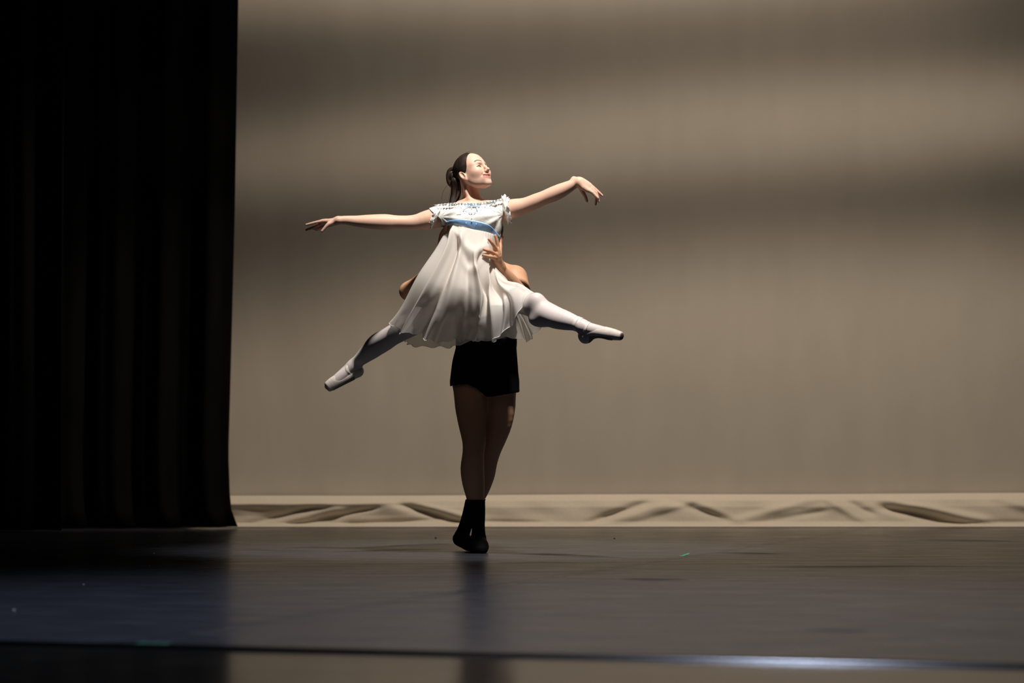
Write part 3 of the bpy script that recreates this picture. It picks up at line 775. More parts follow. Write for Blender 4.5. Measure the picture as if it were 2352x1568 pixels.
Sl = SDF()
Sl.tube([(820, 852, 0.19, 0.0330), (803, 860, 0.195, 0.0350), (783, 870, 0.185, 0.0350), (767, 879, 0.175, 0.0335), (755, 887, 0.168, 0.0290)], k=0.012)
Sl.ball((822, 852, 0.19), (0.026, 0.03, 0.024), k=0.02)
vl = W(753, 887, 0.168)-W(803, 858, 0.195); vl /= np.linalg.norm(vl)
endl = W(748.5, 889, 0.166)
Sl.add(lambda X, Y, Z: -((X-endl[0])*vl[0]+(Y-endl[1])*vl[1]+(Z-endl[2])*vl[2]), endl-0.05, endl+0.08, 0.012, 's')
oc = W(786, 858, 0.145)
def cut_l(P):
    x, y = pxy(P)
    dx, dy = x-790, y-855
    a = (-dx*0.74+dy*0.67)/26.0; b = (dx*0.67+dy*0.74)/11.5
    return ~((a*a+b*b < 1) & (P[:, 1] < 0.19)) & ~((y < 842) & (x < 812+(842-y)) & (P[:, 1] < 0.175))
sl = shoe(Sl, cut_l, 'shaded satin pointe shoe seen from the front', None, None, None, None, None, None)
# worn platform on the tip
def platform(parent, c, v, r, material):
    v = v/np.linalg.norm(v); a = np.cross(v, (0, 1, 0)); a /= np.linalg.norm(a); b = np.cross(v, a)
    n = 20; th = np.linspace(0, 2*np.pi, n, endpoint=False)
    V = [c+v*0.002]
    for rr, dz in ((0.6, 0.0018), (1.0, 0.0)):
        V += [c+v*dz+rr*r*(np.cos(t)*a+np.sin(t)*b) for t in th]
    V += [c-v*0.004+1.04*r*(np.cos(t)*a+np.sin(t)*b) for t in th]
    F = [(0, 1+i, 1+(i+1) % n) for i in range(n)]
    for k in (0, 1): F += [(1+k*n+i, 1+(k+1)*n+i, 1+(k+1)*n+(i+1) % n, 1+k*n+(i+1) % n) for i in range(n)]
    return mesh_obj('platform', V, F, material, parent)
platform(sr, endr-vr*0.0012, vr, 0.0165, M['satin_worn'])
# leather soles: an offset patch of the shoe's underside
for B, par, cond in ((Sr, sr, lambda x, y: (y > 772+0.0*(x-1345)) & (x > 1352) & (x < 1408) & (y > 762+0.25*(x-1345))),
                     (Sl, sl, lambda x, y: (y > 887-0.60*(x-775)) & (x > 764) & (x < 816))):
    P, Q = B.mesh(0.0028, (), off=0.0016, mask=lambda P: cond(*pxy(P)))
    if len(Q): mesh_obj('sole', P, Q, M['sole'], par)
# ankle ribbons: bands lying on the tights
def band(parent, path, c, axis, half, off=0.0045):
    axis = np.asarray(axis, float); axis /= np.linalg.norm(axis)
    B = SDF(); B.tube(path, k=0.03)
    P, Q = B.mesh(0.0020, (), off=off, mask=lambda P: (np.abs((P-c) @ axis) < half) & (np.linalg.norm(P-c, axis=1) < 0.09))
    if len(Q):
        o = mesh_obj('ankle_ribbon', P, Q, M['ribbon'], parent); solidify(o, 0.0012)
legdir_r = W(1336, 748, -0.77)-W(1300, 736, -0.72); legdir_l = W(812, 839, 0.18)-W(838, 816, 0.12)
legr = Lr[5:]+Fr[:2]; legl = Ll[7:]+Fl[:2]
band(sr, legr, W(1327, 744, -0.76), legdir_r, 0.009)
band(sr, legr, W(1336, 748, -0.77), legdir_r*[1, 1, 0.2]+np.array([0.0, 0, -0.018]), 0.007, 0.0058)
band(sr, legr, W(1350, 753, -0.785), (0.9, -0.3, -0.35), 0.007, 0.005)
band(sl, legl, W(815, 834, 0.175), legdir_l, 0.008)
band(sl, legl, W(809, 843, 0.182), legdir_l*[1, 1, 0.3], 0.007, 0.0055)

# ------------------------------------------------------------------ the dress
def Y_sash_u(x): return np.interp(x, [1018, 1030, 1045, 1060, 1085, 1105, 1125, 1138, 1146, 1156], [514, 511, 509, 508.5, 510, 514, 521, 531, 541, 549])
def Y_sash_l(x): return np.interp(x, [1018, 1030, 1045, 1060, 1085, 1105, 1125, 1146, 1156], [515.5, 516.5, 519, 523, 529.5, 533, 537, 549, 553])
neck_y = lambda x: np.interp(x, [960, 985, 1015, 1045, 1070, 1100, 1118, 1150, 1175], [470, 474, 470, 467.5, 468, 468, 465.5, 459, 452])
Bd = SDF()
Bd.p = Bw.p[1:10]          # neck, chest, shoulders and both arms
def bod_mask(P):
    x, y = pxy(P)
    fr = P[:, 1] < -0.25
    lim_l = np.interp(y, [470, 480, 505, 530], [980, 986, 1012, 1016])
    lim_r = np.interp(y, [450, 470, 500, 520, 560], [1174, 1166, 1153, 1154, 1156])
    # the torso only: below the armpit the arm is left out
    return (y > np.where(fr, neck_y(x), neck_y(x)-1.5)) & (y < np.maximum(Y_sash_u(x), Y_sash_l(x))+2) & (x > lim_l) & (x < lim_r)
P, Q = Bd.mesh(0.0030, (), off=0.0055, mask=bod_mask, lo=W(960, 570, -0.45), hi=W(1200, 430, -0.02)+np.array([0, 0, 0]))
# soft gathers radiating from the sleeves
x, y = pxy(P); nf = P[:, 1] < -0.25
dl = np.hypot(x-1012, y-498); al = np.arctan2(y-498, x-1012); dr = np.hypot(x-1156, y-492); ar = np.arctan2(y-492, 1156-x)
rip = 0.0028*np.sin(al*11)*np.exp(-((dl-34)/22)**2)+0.0028*np.sin(ar*11+0.8)*np.exp(-((dr-34)/24)**2)
P[:, 1] -= rip*nf
bod = mesh_obj('bodice', P, Q, M['bodice'], root_w); solidify(bod, 0.0015)
tag(bod, 'ivory bodice with lace cap sleeves and pale blue ribbon')

def front_y(B, x, y, off, y0=-0.47, y1=-0.15):
    """depth of the first surface met coming from the front, at the place x, y"""
    Ys = np.linspace(y0, y1, 120)
    d = B.at(np.array([W(x, y, q) for q in Ys]))-off
    i = np.argmax(d < 0)
    return Ys[i] if (d < 0).any() else y1

# sash: a satin band around the ribs
axx, ayy = W(1087, 525, -0.25)[:2]
nth, nrw = 150, 9
th = np.linspace(0, 2*np.pi, nth, endpoint=False)
V = []
Bt = SDF(); Bt.p = [Bw.p[3], Bw.p[4], Bw.p[5]]
for t in th:
    dirv = np.array([math.cos(t), -math.sin(t)])           # t = pi/2 faces the camera
    col = []
    xx = 1087+math.cos(t)*62
    yu, yl = Y_sash_u(xx), Y_sash_l(xx)
    if math.sin(t) < 0:
        m_ = 0.5*(yu+yl); s_ = min(1, -math.sin(t)*2); yu, yl = yu*(1-s_)+(m_-9)*s_, yl*(1-s_)+(m_+9)*s_
    for j in range(nrw):
        yy = yu+(yl-yu)*j/(nrw-1)
        z = W(1087, yy, -0.25)[2]
        rs = np.linspace(0.03, 0.2, 120)
        pts = np.stack([axx+dirv[0]*rs, ayy+dirv[1]*rs, np.full(120, z)], 1)
        d = Bt.at(pts)-0.0085
        i = np.argmax(d > 0); i = max(i, 1)
        r = rs[i-1]+(rs[i]-rs[i-1])*(-d[i-1])/(d[i]-d[i-1]+1e-9)
        r += 0.0012*math.sin(math.pi*j/(nrw-1))+0.0006*math.sin(t*23+j*0.9)*math.sin(math.pi*j/(nrw-1))
        col.append((axx+dirv[0]*r, ayy+dirv[1]*r, z))
    V.append(col)
V = np.array(V)
k_ = np.array([1, 2, 3, 2, 1])/9.0
Vs = sum(np.roll(V, s, axis=0)*w for s, w in zip((-2, -1, 0, 1, 2), k_))
sash = mesh_obj('sash', Vs.reshape(-1, 3), grid_faces(nth, nrw, True, flip=True), M['sash'], root_w); solidify(sash, 0.0018)
tag(sash, 'bright blue satin sash under the bust')
# two small stitched tucks on the sash front
for x0, y0, x1, y1 in ((1071, 511, 1069, 519), (1094, 513, 1092.5, 521)):
    pts = [W(x0+(x1-x0)*q, y0+(y1-y0)*q, 0) for q in np.linspace(0, 1, 4)]
    pts = [W(x0+(x1-x0)*q, y0+(y1-y0)*q, front_y(Bt, x0, y0+(y1-y0)*q, 0.0135)) for q in np.linspace(0, 1, 4)]
    v, fcs = tube_mesh(pts, [0.0024, 0.0022, 0.0018, 0.0012], 6); mesh_obj('tuck', v, fcs, M['sash'], sash)

# skirt: gores from the sash to the hem (x, y, depth)
G = [
 [(1027, 516, -.25), (1011, 560, -.255), (961, 632, -.25), (926, 702, -.19), (898, 746, -.13)],
 [(1036, 518, -.325), (1021, 568, -.375), (982, 648, -.40), (946, 712, -.33), (916, 763, -.24)],
 [(1050, 521, -.352), (1040, 578, -.415), (1006, 655, -.46), (982, 718, -.42), (958, 770, -.34)],
 [(1068, 526, -.362), (1060, 590, -.435), (1043, 660, -.49), (1030, 725, -.455), (1012, 785, -.375)],
 [(1088, 531, -.364), (1083, 600, -.445), (1076, 665, -.505), (1072, 730, -.47), (1065, 784, -.385)],
 [(1105, 534, -.360), (1100, 605, -.45), (1106, 680, -.50), (1108, 738, -.485), (1105, 779, -.42)],
 [(1122, 538, -.348), (1114, 600, -.405), (1122, 660, -.48), (1129, 722, -.56), (1129, 783, -.54)],
 [(1136, 543, -.325), (1126, 602, -.370), (1142, 652, -.46), (1168, 690, -.60), (1173, 748, -.60)],
 [(1147, 549, -.27), (1139, 604, -.32), (1156, 640, -.42), (1192, 651, -.53), (1225, 674, -.59)],
 [(1147, 548, -.22), (1143, 602, -.22), (1172, 652, -.27), (1210, 700, -.33), (1240, 752, -.38)],
 [(1138, 545, -.16), (1140, 600, -.15), (1166, 672, -.17), (1196, 732, -.22), (1214, 780, -.28)],
 [(1120, 540, -.138), (1125, 600, -.125), (1141, 680, -.13), (1152, 735, -.15), (1160, 775, -.18)],
 [(1095, 536, -.135), (1095, 600, -.12), (1095, 680, -.12), (1090, 740, -.13), (1085, 785, -.15)],
 [(1070, 530, -.135), (1064, 600, -.12), (1048, 680, -.11), (1034, 740, -.10), (1018, 797, -.11)],
 [(1050, 524, -.142), (1038, 590, -.13), (1000, 662, -.09), (972, 728, -.05), (950, 793, -.03)],
 [(1034, 519, -.18), (1018, 570, -.18), (973, 645, -.13), (942, 712, -.07), (929, 782, -.03)],
]
GW = np.array([[W(p[0], p[1]-(4.5 if i == 0 else 0), p[2]) for i, p in enumerate(c)] for c in G])              # 16 x 5 x 3
NU, NV = 480, 110
rows = np.stack([catmull(GW[:, j], NU, closed=True) for j in range(5)], 1)      # NU x 5 x 3
S = np.stack([catmull(rows[i], NV) for i in range(NU)], 0)                      # NU x NV x 3
def normals(S):
    du = np.roll(S, -1, 0)-np.roll(S, 1, 0); dv = np.gradient(S, axis=1)
    n = np.cross(du, dv); return n/(np.linalg.norm(n, axis=2, keepdims=True)+1e-9)
Nn = normals(S)
cen = S.mean(0, keepdims=True)
sg = np.sign((Nn*(S-cen)).sum(2)).mean(); Nn = Nn*(1 if sg > 0 else -1)
uu = (np.arange(NU)*16/NU)[:, None]; vv = np.linspace(0, 1, NV)[None, :]
def du_(a): d = (uu-a+8) % 16-8; return d
def ridge(path, w, amp, v0, v1):
    """a fold running down the cloth: path = gore position at v = 0, .5, 1"""
    c = np.interp(vv, [0, 0.5, 1], path)
    return amp*np.exp(-(du_(c)/w)**2)*sstep(v0, v0+0.15, vv)*(1-sstep(v1-0.12, v1, vv)*(v1 < 1))
fd = np.zeros((NU, NV))
for a in (((0.9, 0.75, 0.7), 0.34, -0.060, 0.02, 1.01), ((1.5, 1.5, 1.3), 0.22, 0.036, 0.0, 1.01), ((2.15, 2.3, 2.0), 0.25, -0.034, 0.05, 1.01),
          ((2.7, 2.9, 2.7), 0.30, 0.024, 0.0, 1.01), ((3.4, 3.9, 3.6), 0.34, -0.030, 0.2, 1.01), ((4.0, 4.9, 5.2), 0.26, 0.036, 0.15, 1.01),
          ((4.8, 5.6, 5.8), 0.26, -0.038, 0.12, 1.01), ((5.6, 6.15, 6.3), 0.20, 0.030, 0.05, 1.01), ((6.2, 6.6, 6.8), 0.20, -0.030, 0.2, 1.01),
          ((6.9, 7.2, 7.3), 0.22, 0.020, 0.25, 1.01), ((7.4, 7.6, 7.75), 0.20, -0.016, 0.3, 1.01), ((0.2, 0.25, 0.3), 0.2, 0.012, 0.1, 1.01),
          ((9.5, 9.5, 9.4), 0.3, -0.03, 0.3, 1.01), ((10.6, 10.5, 10.4), 0.35, 0.03, 0.3, 1.01), ((11.5, 11.5, 11.5), 0.3, -0.02, 0.2, 1.01),
          ((6.9, 6.85, 6.7), 0.13, 0.034, 0.6, 1.01), ((7.15, 7.1, 7.0), 0.11, -0.030, 0.65, 1.01), ((13.4, 13.4, 13.4), 0.3, 0.012, 0.2, 1.01), ((14.5, 14.5, 14.5), 0.3, -0.02, 0.3, 1.01)):
    fd += ridge(*a)
def swag(u0, u1, va, vb, sag, w, amp):
    q = np.clip((uu-u0)/(u1-u0), 0, 1); vc = va+(vb-va)*q+sag*np.sin(np.pi*q)
    return amp*np.exp(-((vv-vc)/w)**2)*sstep(0, 0.15, q)*(1-sstep(0.85, 1, q))
fd += swag(1.4, 6.4, 0.06, 0.10, 0.10, 0.035, 0.016)-swag(1.8, 6.0, 0.12, 0.14, 0.13, 0.04, 0.012)+swag(2.4, 6.2, 0.20, 0.16, 0.14, 0.04, 0.010)
fd += sstep(0.45, 1.0, vv)*(0.006*np.sin(uu*2*np.pi*1.35+0.7)+0.004*np.sin(uu*2*np.pi*2.1+1.9))
fd += sstep(0.86, 1.0, vv)*(0.007*np.sin(uu*2*np.pi*2.9+0.3)*(0.6+0.4*np.sin(uu*1.7)))
S2 = S+Nn*fd[:, :, None]
S2[:, :, 2] += (sstep(0.8, 1.0, vv)*(0.005*np.sin(uu*2*np.pi*1.9+2.0)+0.004*np.sin(uu*2*np.pi*0.77)))
# gathers right below the sash
S2 += Nn*((1-sstep(0.0, 0.10, vv))*0.0010*np.sin(uu*2*np.pi*2.7+np.sin(uu*1.3)))[:, :, None]
# lie over the thighs and hips, never inside them
legs = SDF(); legs.p = [p for p in Tg.p]
flat_ = S2.reshape(-1, 3)
act = np.arange(len(flat_))
for it in range(5):
    d = legs.at(flat_[act]); keep = d < 0.0075; act = act[keep]; d = d[keep]
    if len(act) == 0: break
    e = 1e-3
    gr = np.stack([(legs.at(flat_[act]+np.eye(3)[a]*e)-d)/e for a in range(3)], 1)
    gr /= np.linalg.norm(gr, axis=1)[:, None]+1e-9
    flat_[act] = flat_[act]+gr*np.clip(0.0078-d, 0, 0.03)[:, None]
S2 = flat_.reshape(NU, NV, 3)
for _ in range(2):
    S2[:, 1:-1] = 0.5*S2[:, 1:-1]+0.25*(S2[:, :-2]+S2[:, 2:]); S2 = 0.6*S2+0.2*(np.roll(S2, 1, 0)+np.roll(S2, -1, 0))
sk = mesh_obj('skirt', S2.reshape(-1, 3), grid_faces(NU, NV, True), M['skirt'], root_w)
tag(sk, 'sheer ivory chiffon skirt')
# rolled hem edge
v, fcs = tube_mesh(np.concatenate([S2[:, -1], S2[:1, -1]]), 0.0011, 5)
mesh_obj('rolled_hem', v, fcs, M['hem'], sk)
# inner lining, shorter than the chiffon
NL = 78
Ln_ = S2[:, :NL]-normals(S2)[:, :NL]*(1 if sg > 0 else -1)*0.004
cl = Ln_.mean(0, keepdims=True)
mesh_obj('lining', Ln_.reshape(-1, 3), grid_faces(NU, NL, True), M['lining'], sk)

# lace: scalloped ruffles round the sleeves and along the neckline
def ruffle(name, loop, outd, width, n=220, waves=13, flare=0.010, jag=0.35, closed=True, seed=1):
    r = np.random.RandomState(seed)
    C = catmull(loop, n, closed=closed); O = catmull(outd, n, closed=closed); O /= np.linalg.norm(O, axis=1)[:, None]
    T = np.gradient(C, axis=0); T /= np.linalg.norm(T, axis=1)[:, None]+1e-9
    Nn_ = np.cross(T, O); t = np.linspace(0, 1, n)
    jagv = 0.65+jag*np.abs(np.sin(t*np.pi*waves*1.6+r.rand()*3))**0.6+0.15*np.interp(t, np.linspace(0, 1, 40), r.rand(40))
    V = []
    for i in range(n):
        for j in range(6):
            q = j/5.0
            V.append(C[i]+O[i]*width*q*jagv[i]+Nn_[i]*flare*q*math.sin(t[i]*2*math.pi*waves+0.8)+T[i]*0.002*q*math.sin(t[i]*97))
    o = mesh_obj(name, V, grid_faces(n, 6, closed), M['lace'], bod, smooth=False); solidify(o, 0.0012)
    return o
def ring(c, axis, up, r1, r2, n=12):
    axis = np.asarray(axis, float); axis /= np.linalg.norm(axis); up = np.asarray(up, float); up -= axis*(up @ axis); up /= np.linalg.norm(up); sd = np.cross(axis, up)
    return [c+up*r1*math.cos(t)+sd*r2*math.sin(t) for t in np.linspace(0, 2*math.pi, n, endpoint=False)], axis
# sleeve openings (left and right of the picture)
cL = W(1002, 501, -0.25); lpL, axL = ring(cL, (-0.8, 0, 0.42), (0, 0, 1), 0.058, 0.058)
outL = [axL*0.9+(np.array(p)-cL)/0.058*0.35 for p in lpL]
ruffle('sleeve_lace', lpL, outL, 0.020, seed=3, waves=9, flare=0.004)
cR = W(1160, 482, -0.255); lpR, axR = ring(cR, (0.82, 0.0, 0.20), (0, 0, 1), 0.064, 0.060)
outR = [axR*0.9+(np.array(p)-cR)/0.06*0.45 for p in lpR]
ruffle('sleeve_lace', lpR, outR, 0.022, seed=8, waves=9, flare=0.005)
lpR2, _ = ring(W(1158, 484, -0.255), (0.82, 0, 0.2), (0, 0, 1), 0.063, 0.060)
ruffle('sleeve_lace', lpR2, [axR*0.5+(np.array(p)-cR)/0.06*0.8 for p in lpR2], 0.016, seed=5, waves=11, flare=0.003)
lpL2, _ = ring(W(1006, 500, -0.25), (-0.8, 0, 0.42), (0, 0, 1), 0.058, 0.058)
ruffle('sleeve_lace', lpL2, [axL*0.5+(np.array(p)-cL)/0.058*0.8 for p in lpL2], 0.014, seed=6, waves=11, flare=0.003)
# neckline
nk = [(x_, neck_y(x_)+1.0, front_y(Bd, x_, neck_y(x_)+1.5, 0.007)) for x_ in np.linspace(996, 1168, 34)]
nkW = [W(*p) for p in nk]
ruffle('neck_lace', nkW, [np.array([0, -0.35, 1.0])]*len(nkW), 0.007, n=260, waves=24, flare=0.004, closed=False, seed=9)
nk2 = [W(p[0], p[1]+4, front_y(Bd, p[0], p[1]+4, 0.0085)) for p in nk]
ruffle('neck_lace', nk2, [np.array([0, -0.5, -1.0])]*len(nk2), 0.010, n=260, waves=26, flare=0.004, closed=False, seed=12)
# pale blue ribbon threaded through the lace, with a bow
def on_bodice(pts, off=0.0125):
    return [W(a, b, front_y(Bd, a, b, off)) for a, b in pts]
def cord(name, pts, r, par, n=None, off=0.0125, material=None):
    c = catmull(on_bodice(pts, off), n or len(pts)*6); v, fcs = tube_mesh(c, r, 6)
    return mesh_obj(name, v, fcs, material or M['blue'], par)
bow = cord('bow', [(1086, 471.5), (1078, 474), (1071, 473.5), (1069, 471), (1074, 469.5), (1086, 471.5), (1096, 470), (1102, 471), (1100, 473.5), (1092, 474), (1086, 471.5)], 0.0015, bod, off=0.015)
cord('bow_tail', [(1084, 472), (1076, 474.5), (1068, 479), (1064.5, 483)], 0.0013, bod); cord('bow_tail', [(1088, 472), (1092, 475), (1095, 479), (1096.5, 483)], 0.0013, bod)
cord('bow_knot', [(1084, 471.5), (1088.5, 472.5)], 0.0030, bod, off=0.016)
for a in ([(1053, 470), (1055, 473)], [(1057, 475), (1061, 478)], [(1069, 482), (1072, 484)], [(1076, 486.5), (1081, 489)], [(1089, 488.5), (1094, 485.5)], [(1104, 480.5), (1107, 478.5)],
          [(1113, 475.5), (1115, 472)], [(1117, 470.5), (1118, 468.5)], [(1126, 468.5), (1131, 466)], [(1135, 465), (1139, 463)], [(1031, 470), (1034, 469.5)], [(1018, 471), (1021, 470.7)], [(1063, 481.5), (1066, 483)], [(1095, 481), (1097, 483.5)]):
    cord('threaded_ribbon', a, 0.0015, bod, n=5)
# openwork slits and centre buttons
for a, b in (((1041, 487), (1051, 486.3)), ((1048.5, 492.5), (1059, 492)), ((1059, 501.3), (1069, 501.8)), ((1112, 489.5), (1122, 491)), ((1102, 496.5), (1112.5, 498)), ((1093, 505), (1104, 506)),
             ((1123, 488), (1129, 489.5)), ((1130, 483), (1138, 487)), ((1034, 484.5), (1040, 483))):
    cord('openwork_slit', [a, b], 0.0008, bod, n=6, off=0.0072, material=M['slit'])
for y_ in (478, 488.5, 501, 508):
    p = W(1083.5, y_, front_y(Bd, 1083.5, y_, 0.012)); s_ = SDF(); s_.ball(p, (0.0042, 0.0022, 0.0042), px=False, k=0)
    P, Q = s_.mesh(0.0012); mesh_obj('button', P, Q, M['lace'], bod)

# ------------------------------------------------------------------ the standing dancer who lifts her
root_m = empty('person', (*W(1112, 1266, 0.05)[:2], 0.0))
root_m['category'] = 'person'
root_m['label'] = 'partner in black shorts and socks standing behind, lifting the dancer by the waist'
HOm = W(1120, 546, 0.045); HRm = frame(math.radians(88), math.radians(4)); HSm = 1.0
Bm = SDF()
Bm.add(head_fn(HOm, HRm, HSm, smile=False), HOm-0.16, HOm+0.16, 0.0)
Bm.tube([(1120, 570, 0.075, 0.058), (1119, 598, 0.085, 0.056), (1118, 625, 0.09, 0.070)], k=0.02)
Bm.loft([(1118, 612, 0.09, 0.085, 0.060), (1118, 624, 0.085, 0.150, 0.078), (1118, 640, 0.08, 0.175, 0.10), (1118, 668, 0.075, 0.185, 0.115), (1117, 705, 0.075, 0.172, 0.115),
         (1117, 750, 0.08, 0.152, 0.102), (1117, 795, 0.08, 0.143, 0.098), (1114, 825, 0.08, 0.155, 0.105), (1113, 855, 0.08, 0.163, 0.112), (1113, 885, 0.08, 0.160, 0.110), (1114, 903, 0.08, 0.135, 0.095)], k=0.03)
Bm.ball((1180, 638, 0.055), (0.066, 0.062, 0.064), k=0.03)
Bm.tube([(1135, 604, 0.095, 0.035), (1160, 622, 0.08, 0.036)], k=0.03)
Bm.tube([(1101, 604, 0.095, 0.035), (1076, 622, 0.08, 0.036)], k=0.03)
Bm.ball((1048, 640, 0.06), (0.064, 0.062, 0.062), k=0.03)
# arm, screen right: upper arm comes forward, forearm rises to her waist
Bm.tube([(1182, 640, 0.05, 0.060), (1193, 660, -0.01, 0.054), (1200, 684, -0.08, 0.047)], k=0.03)
Bm.tube([(1200, 686, -0.085, 0.046), (1187, 668, -0.16, 0.047), (1172, 645, -0.22, 0.038), (1155, 624, -0.275, 0.0285), (1149, 613, -0.295, 0.027)], k=0.02)
Bm.ball((1150, 615, -0.315), 0.012, k=0.012)
Bm.tube([(1149, 612, -0.298, 0.027), (1143, 600, -0.325, 0.029), (1142, 588, -0.345, 0.026), (1142, 578, -0.352, 0.020)], k=0.014, sub=2, flat=((0.75, 0.6, 0), 0.8))
Bm.tube([(1145, 606, -0.315, 0.022), (1137, 597, -0.345, 0.020)], k=0.014)
SF = S2.reshape(-1, 3); sfx, sfy = pxy(SF)
def rest(p, gap=0.001):
    """bring finger joints to lie on the cloth"""
    out = []
    for i, (x, y, Y, r) in enumerate(p):
        m = (np.hypot(sfx-x, sfy-y) < 5.5)
        if m.any() and i > 0: Y = min(Y, SF[m, 1].min()-r*0.85-gap)
        out.append((x, y, Y, r))
    return out
ff = lambda p, k=0.008: Bm.tube(p, k=k, sub=2)
ff(rest([(1145, 580, -0.338, 0.0115), (1144, 566, -0.345, 0.0100), (1141, 552, -0.352, 0.0092), (1137.5, 541, -0.358, 0.0074)]))
ff(rest([(1143, 580, -0.356, 0.0115), (1137, 567, -0.376, 0.0105), (1130, 557, -0.392, 0.0095), (1123.5, 549.5, -0.398, 0.0080)]))
ff(rest([(1141, 586, -0.362, 0.0115), (1131, 580, -0.390, 0.0105), (1121, 575.5, -0.406, 0.0095), (1112, 572.5, -0.412, 0.0080)]))
ff(rest([(1138, 593, -0.356, 0.0110), (1129, 590, -0.385, 0.0098), (1120, 588, -0.402, 0.0088), (1111, 586, -0.410, 0.0074)]))
ff([(1147, 592, -0.305, 0.0140), (1148, 574, -0.265, 0.0115), (1150, 559, -0.245, 0.0105), (1152, 544, -0.235, 0.0092)], 0.01)
# arm, screen left: elbow out
Bm.tube([(1045, 640, 0.06, 0.060), (995, 655, 0.03, 0.053), (940, 668, -0.02, 0.046)], k=0.03)
Bm.tube([(938, 669, -0.02, 0.045), (968, 648, -0.055, 0.046), (1000, 612, -0.09, 0.036), (1014, 582, -0.125, 0.028), (1016, 567, -0.14, 0.0265)], k=0.02)
Bm.tube([(1016, 566, -0.142, 0.026), (1017, 551, -0.165, 0.026), (1019, 541, -0.19, 0.021)], k=0.014, sub=2, flat=((0.8, -0.5, 0.3), 0.75))
for dy, dY, s_ in ((0, 0, 1.0), (5, 0.012, 1.0), (9, 0.026, 0.97), (14, 0.040, 0.9)):
    ff([(1013, 548+dy, -0.185+dY, 0.0110), (1013.5, 539+dy, -0.225+dY, 0.0098), (1019, 528+dy, -0.265+dY, 0.0088), (1026, 519+dy, -0.300+dY*0.8, 0.0070)])
ff([(1017, 552, -0.155, 0.0135), (1030, 545, -0.125, 0.0115), (1042, 538, -0.122, 0.0100), (1052, 532, -0.124, 0.0085)], 0.01)
# legs (the nearer one crosses in front)
La = [(1080, 885, 0.06, 0.088), (1081, 930, 0.04, 0.0825), (1084.5, 970, 0.02, 0.0735), (1089, 1010, 0.0, 0.0630), (1087.5, 1040, -0.01, 0.0570), (1085, 1075, 0.01, 0.0620), (1087.5, 1108, 0.03, 0.0585), (1092, 1142, 0.04, 0.0470), (1097, 1180, 0.045, 0.0360), (1098.5, 1207, 0.045, 0.0305), (1099, 1225, 0.045, 0.0320)]
Lb = [(1147, 885, 0.09, 0.086), (1148.5, 930, 0.10, 0.0815), (1145, 970, 0.11, 0.0730), (1136, 1003, 0.12, 0.0640), (1125, 1032, 0.14, 0.0600), (1117, 1060, 0.16, 0.0585), (1111, 1088, 0.18, 0.0600), (1102, 1118, 0.20, 0.0550), (1091, 1147, 0.22, 0.0460), (1079, 1180, 0.235, 0.0350), (1070, 1205, 0.245, 0.0310), (1063, 1225, 0.25, 0.0330)]
Fa = [(1098, 1238, 0.07, 0.035), (1101, 1248, 0.02, 0.036), (1105, 1255, -0.05, 0.034), (1108, 1262, -0.105, 0.0190)]
Fa2 = [(1092, 1258, -0.03, 0.026), (1098, 1262.5, -0.10, 0.0170)]
Fb = [(1057, 1237, 0.255, 0.034), (1068, 1243, 0.20, 0.033), (1080, 1251, 0.145, 0.030), (1090, 1259, 0.10, 0.0200)]
Bm.tube(La, k=0.03); Bm.tube(Lb, k=0.03); Bm.tube(Fa, k=0.02); Bm.tube(Fa2, k=0.02); Bm.tube(Fb, k=0.02)
fineM = [(np.minimum(a, b), np.maximum(a, b), s) for a, b, s in ((W(1075, 610, -0.1), W(1165, 490, 0.18), 0.0028), (W(1100, 610, -0.43), W(1160, 535, -0.22), 0.0028))]
P, Q = Bm.mesh(0.0050, fineM)
wr = np.ones(len(P))
for a_, b_, _ in fineM: wr[((P > a_) & (P < b_)).all(1)] = 0.15
P = relax(P, Q, wr, 14)
tone = np.tile(np.array([0.55, 0.295, 0.175]), (len(P), 1))
tone = paint_face(P, tone, HOm, HRm, HSm, (0.36, 0.15, 0.11), (0.03, 0.02, 0.015), (0.40, 0.22, 0.14), (0.52, 0.25, 0.16))
mesh_obj('body', P, Q, M['skin_m'], root_m, tone=tone)
# eyes
for s_ in (-1, 1):
    e = SDF(); c = from_head([(0.0795, 0.031*s_, 0.006)], HOm, HRm, HSm)[0]; e.ball(c, 0.0128, px=False, k=0)
    P, Q = e.mesh(0.0018); d = np.linalg.norm(P-from_head([(0.092, 0.031*s_, 0.006)], HOm, HRm, HSm)[0], axis=1)
    mesh_obj('eye', P, Q, M['eye'], root_m, tone=mixc(np.tile([0.8, 0.8, 0.78], (len(P), 1)), (0.05, 0.03, 0.02), 1-sstep(0.005, 0.006, d)))
# short black hair
capM = SDF(); capM.add(head_fn(HOm, HRm, HSm, ears=False, smile=False), HOm-0.16, HOm+0.16, 0.0)
def hair_off_m(X, Y, Z):
    x, y, z = X-HOm[0], Y-HOm[1], Z-HOm[2]
    f = x*HRm[0, 0]+y*HRm[1, 0]+z*HRm[2, 0]; u = x*HRm[0, 2]+y*HRm[1, 2]+z*HRm[2, 2]
    fl = np.interp(u, [-0.08, -0.05, -0.01, 0.02, 0.035, 0.075, 0.10, 0.14], [-0.09, -0.045, 0.004, 0.026, 0.045, 0.062, 0.075, 0.085])
    return np.clip((fl-f)*0.4, -0.003, 0.011)
P, Q = capM.mesh(0.004, (), off=hair_off_m, mask=lambda P: hair_off_m(P[:, 0], P[:, 1], P[:, 2]) > -0.0014)
mesh_obj('hair', P, Q, M['hair_m'], root_m)
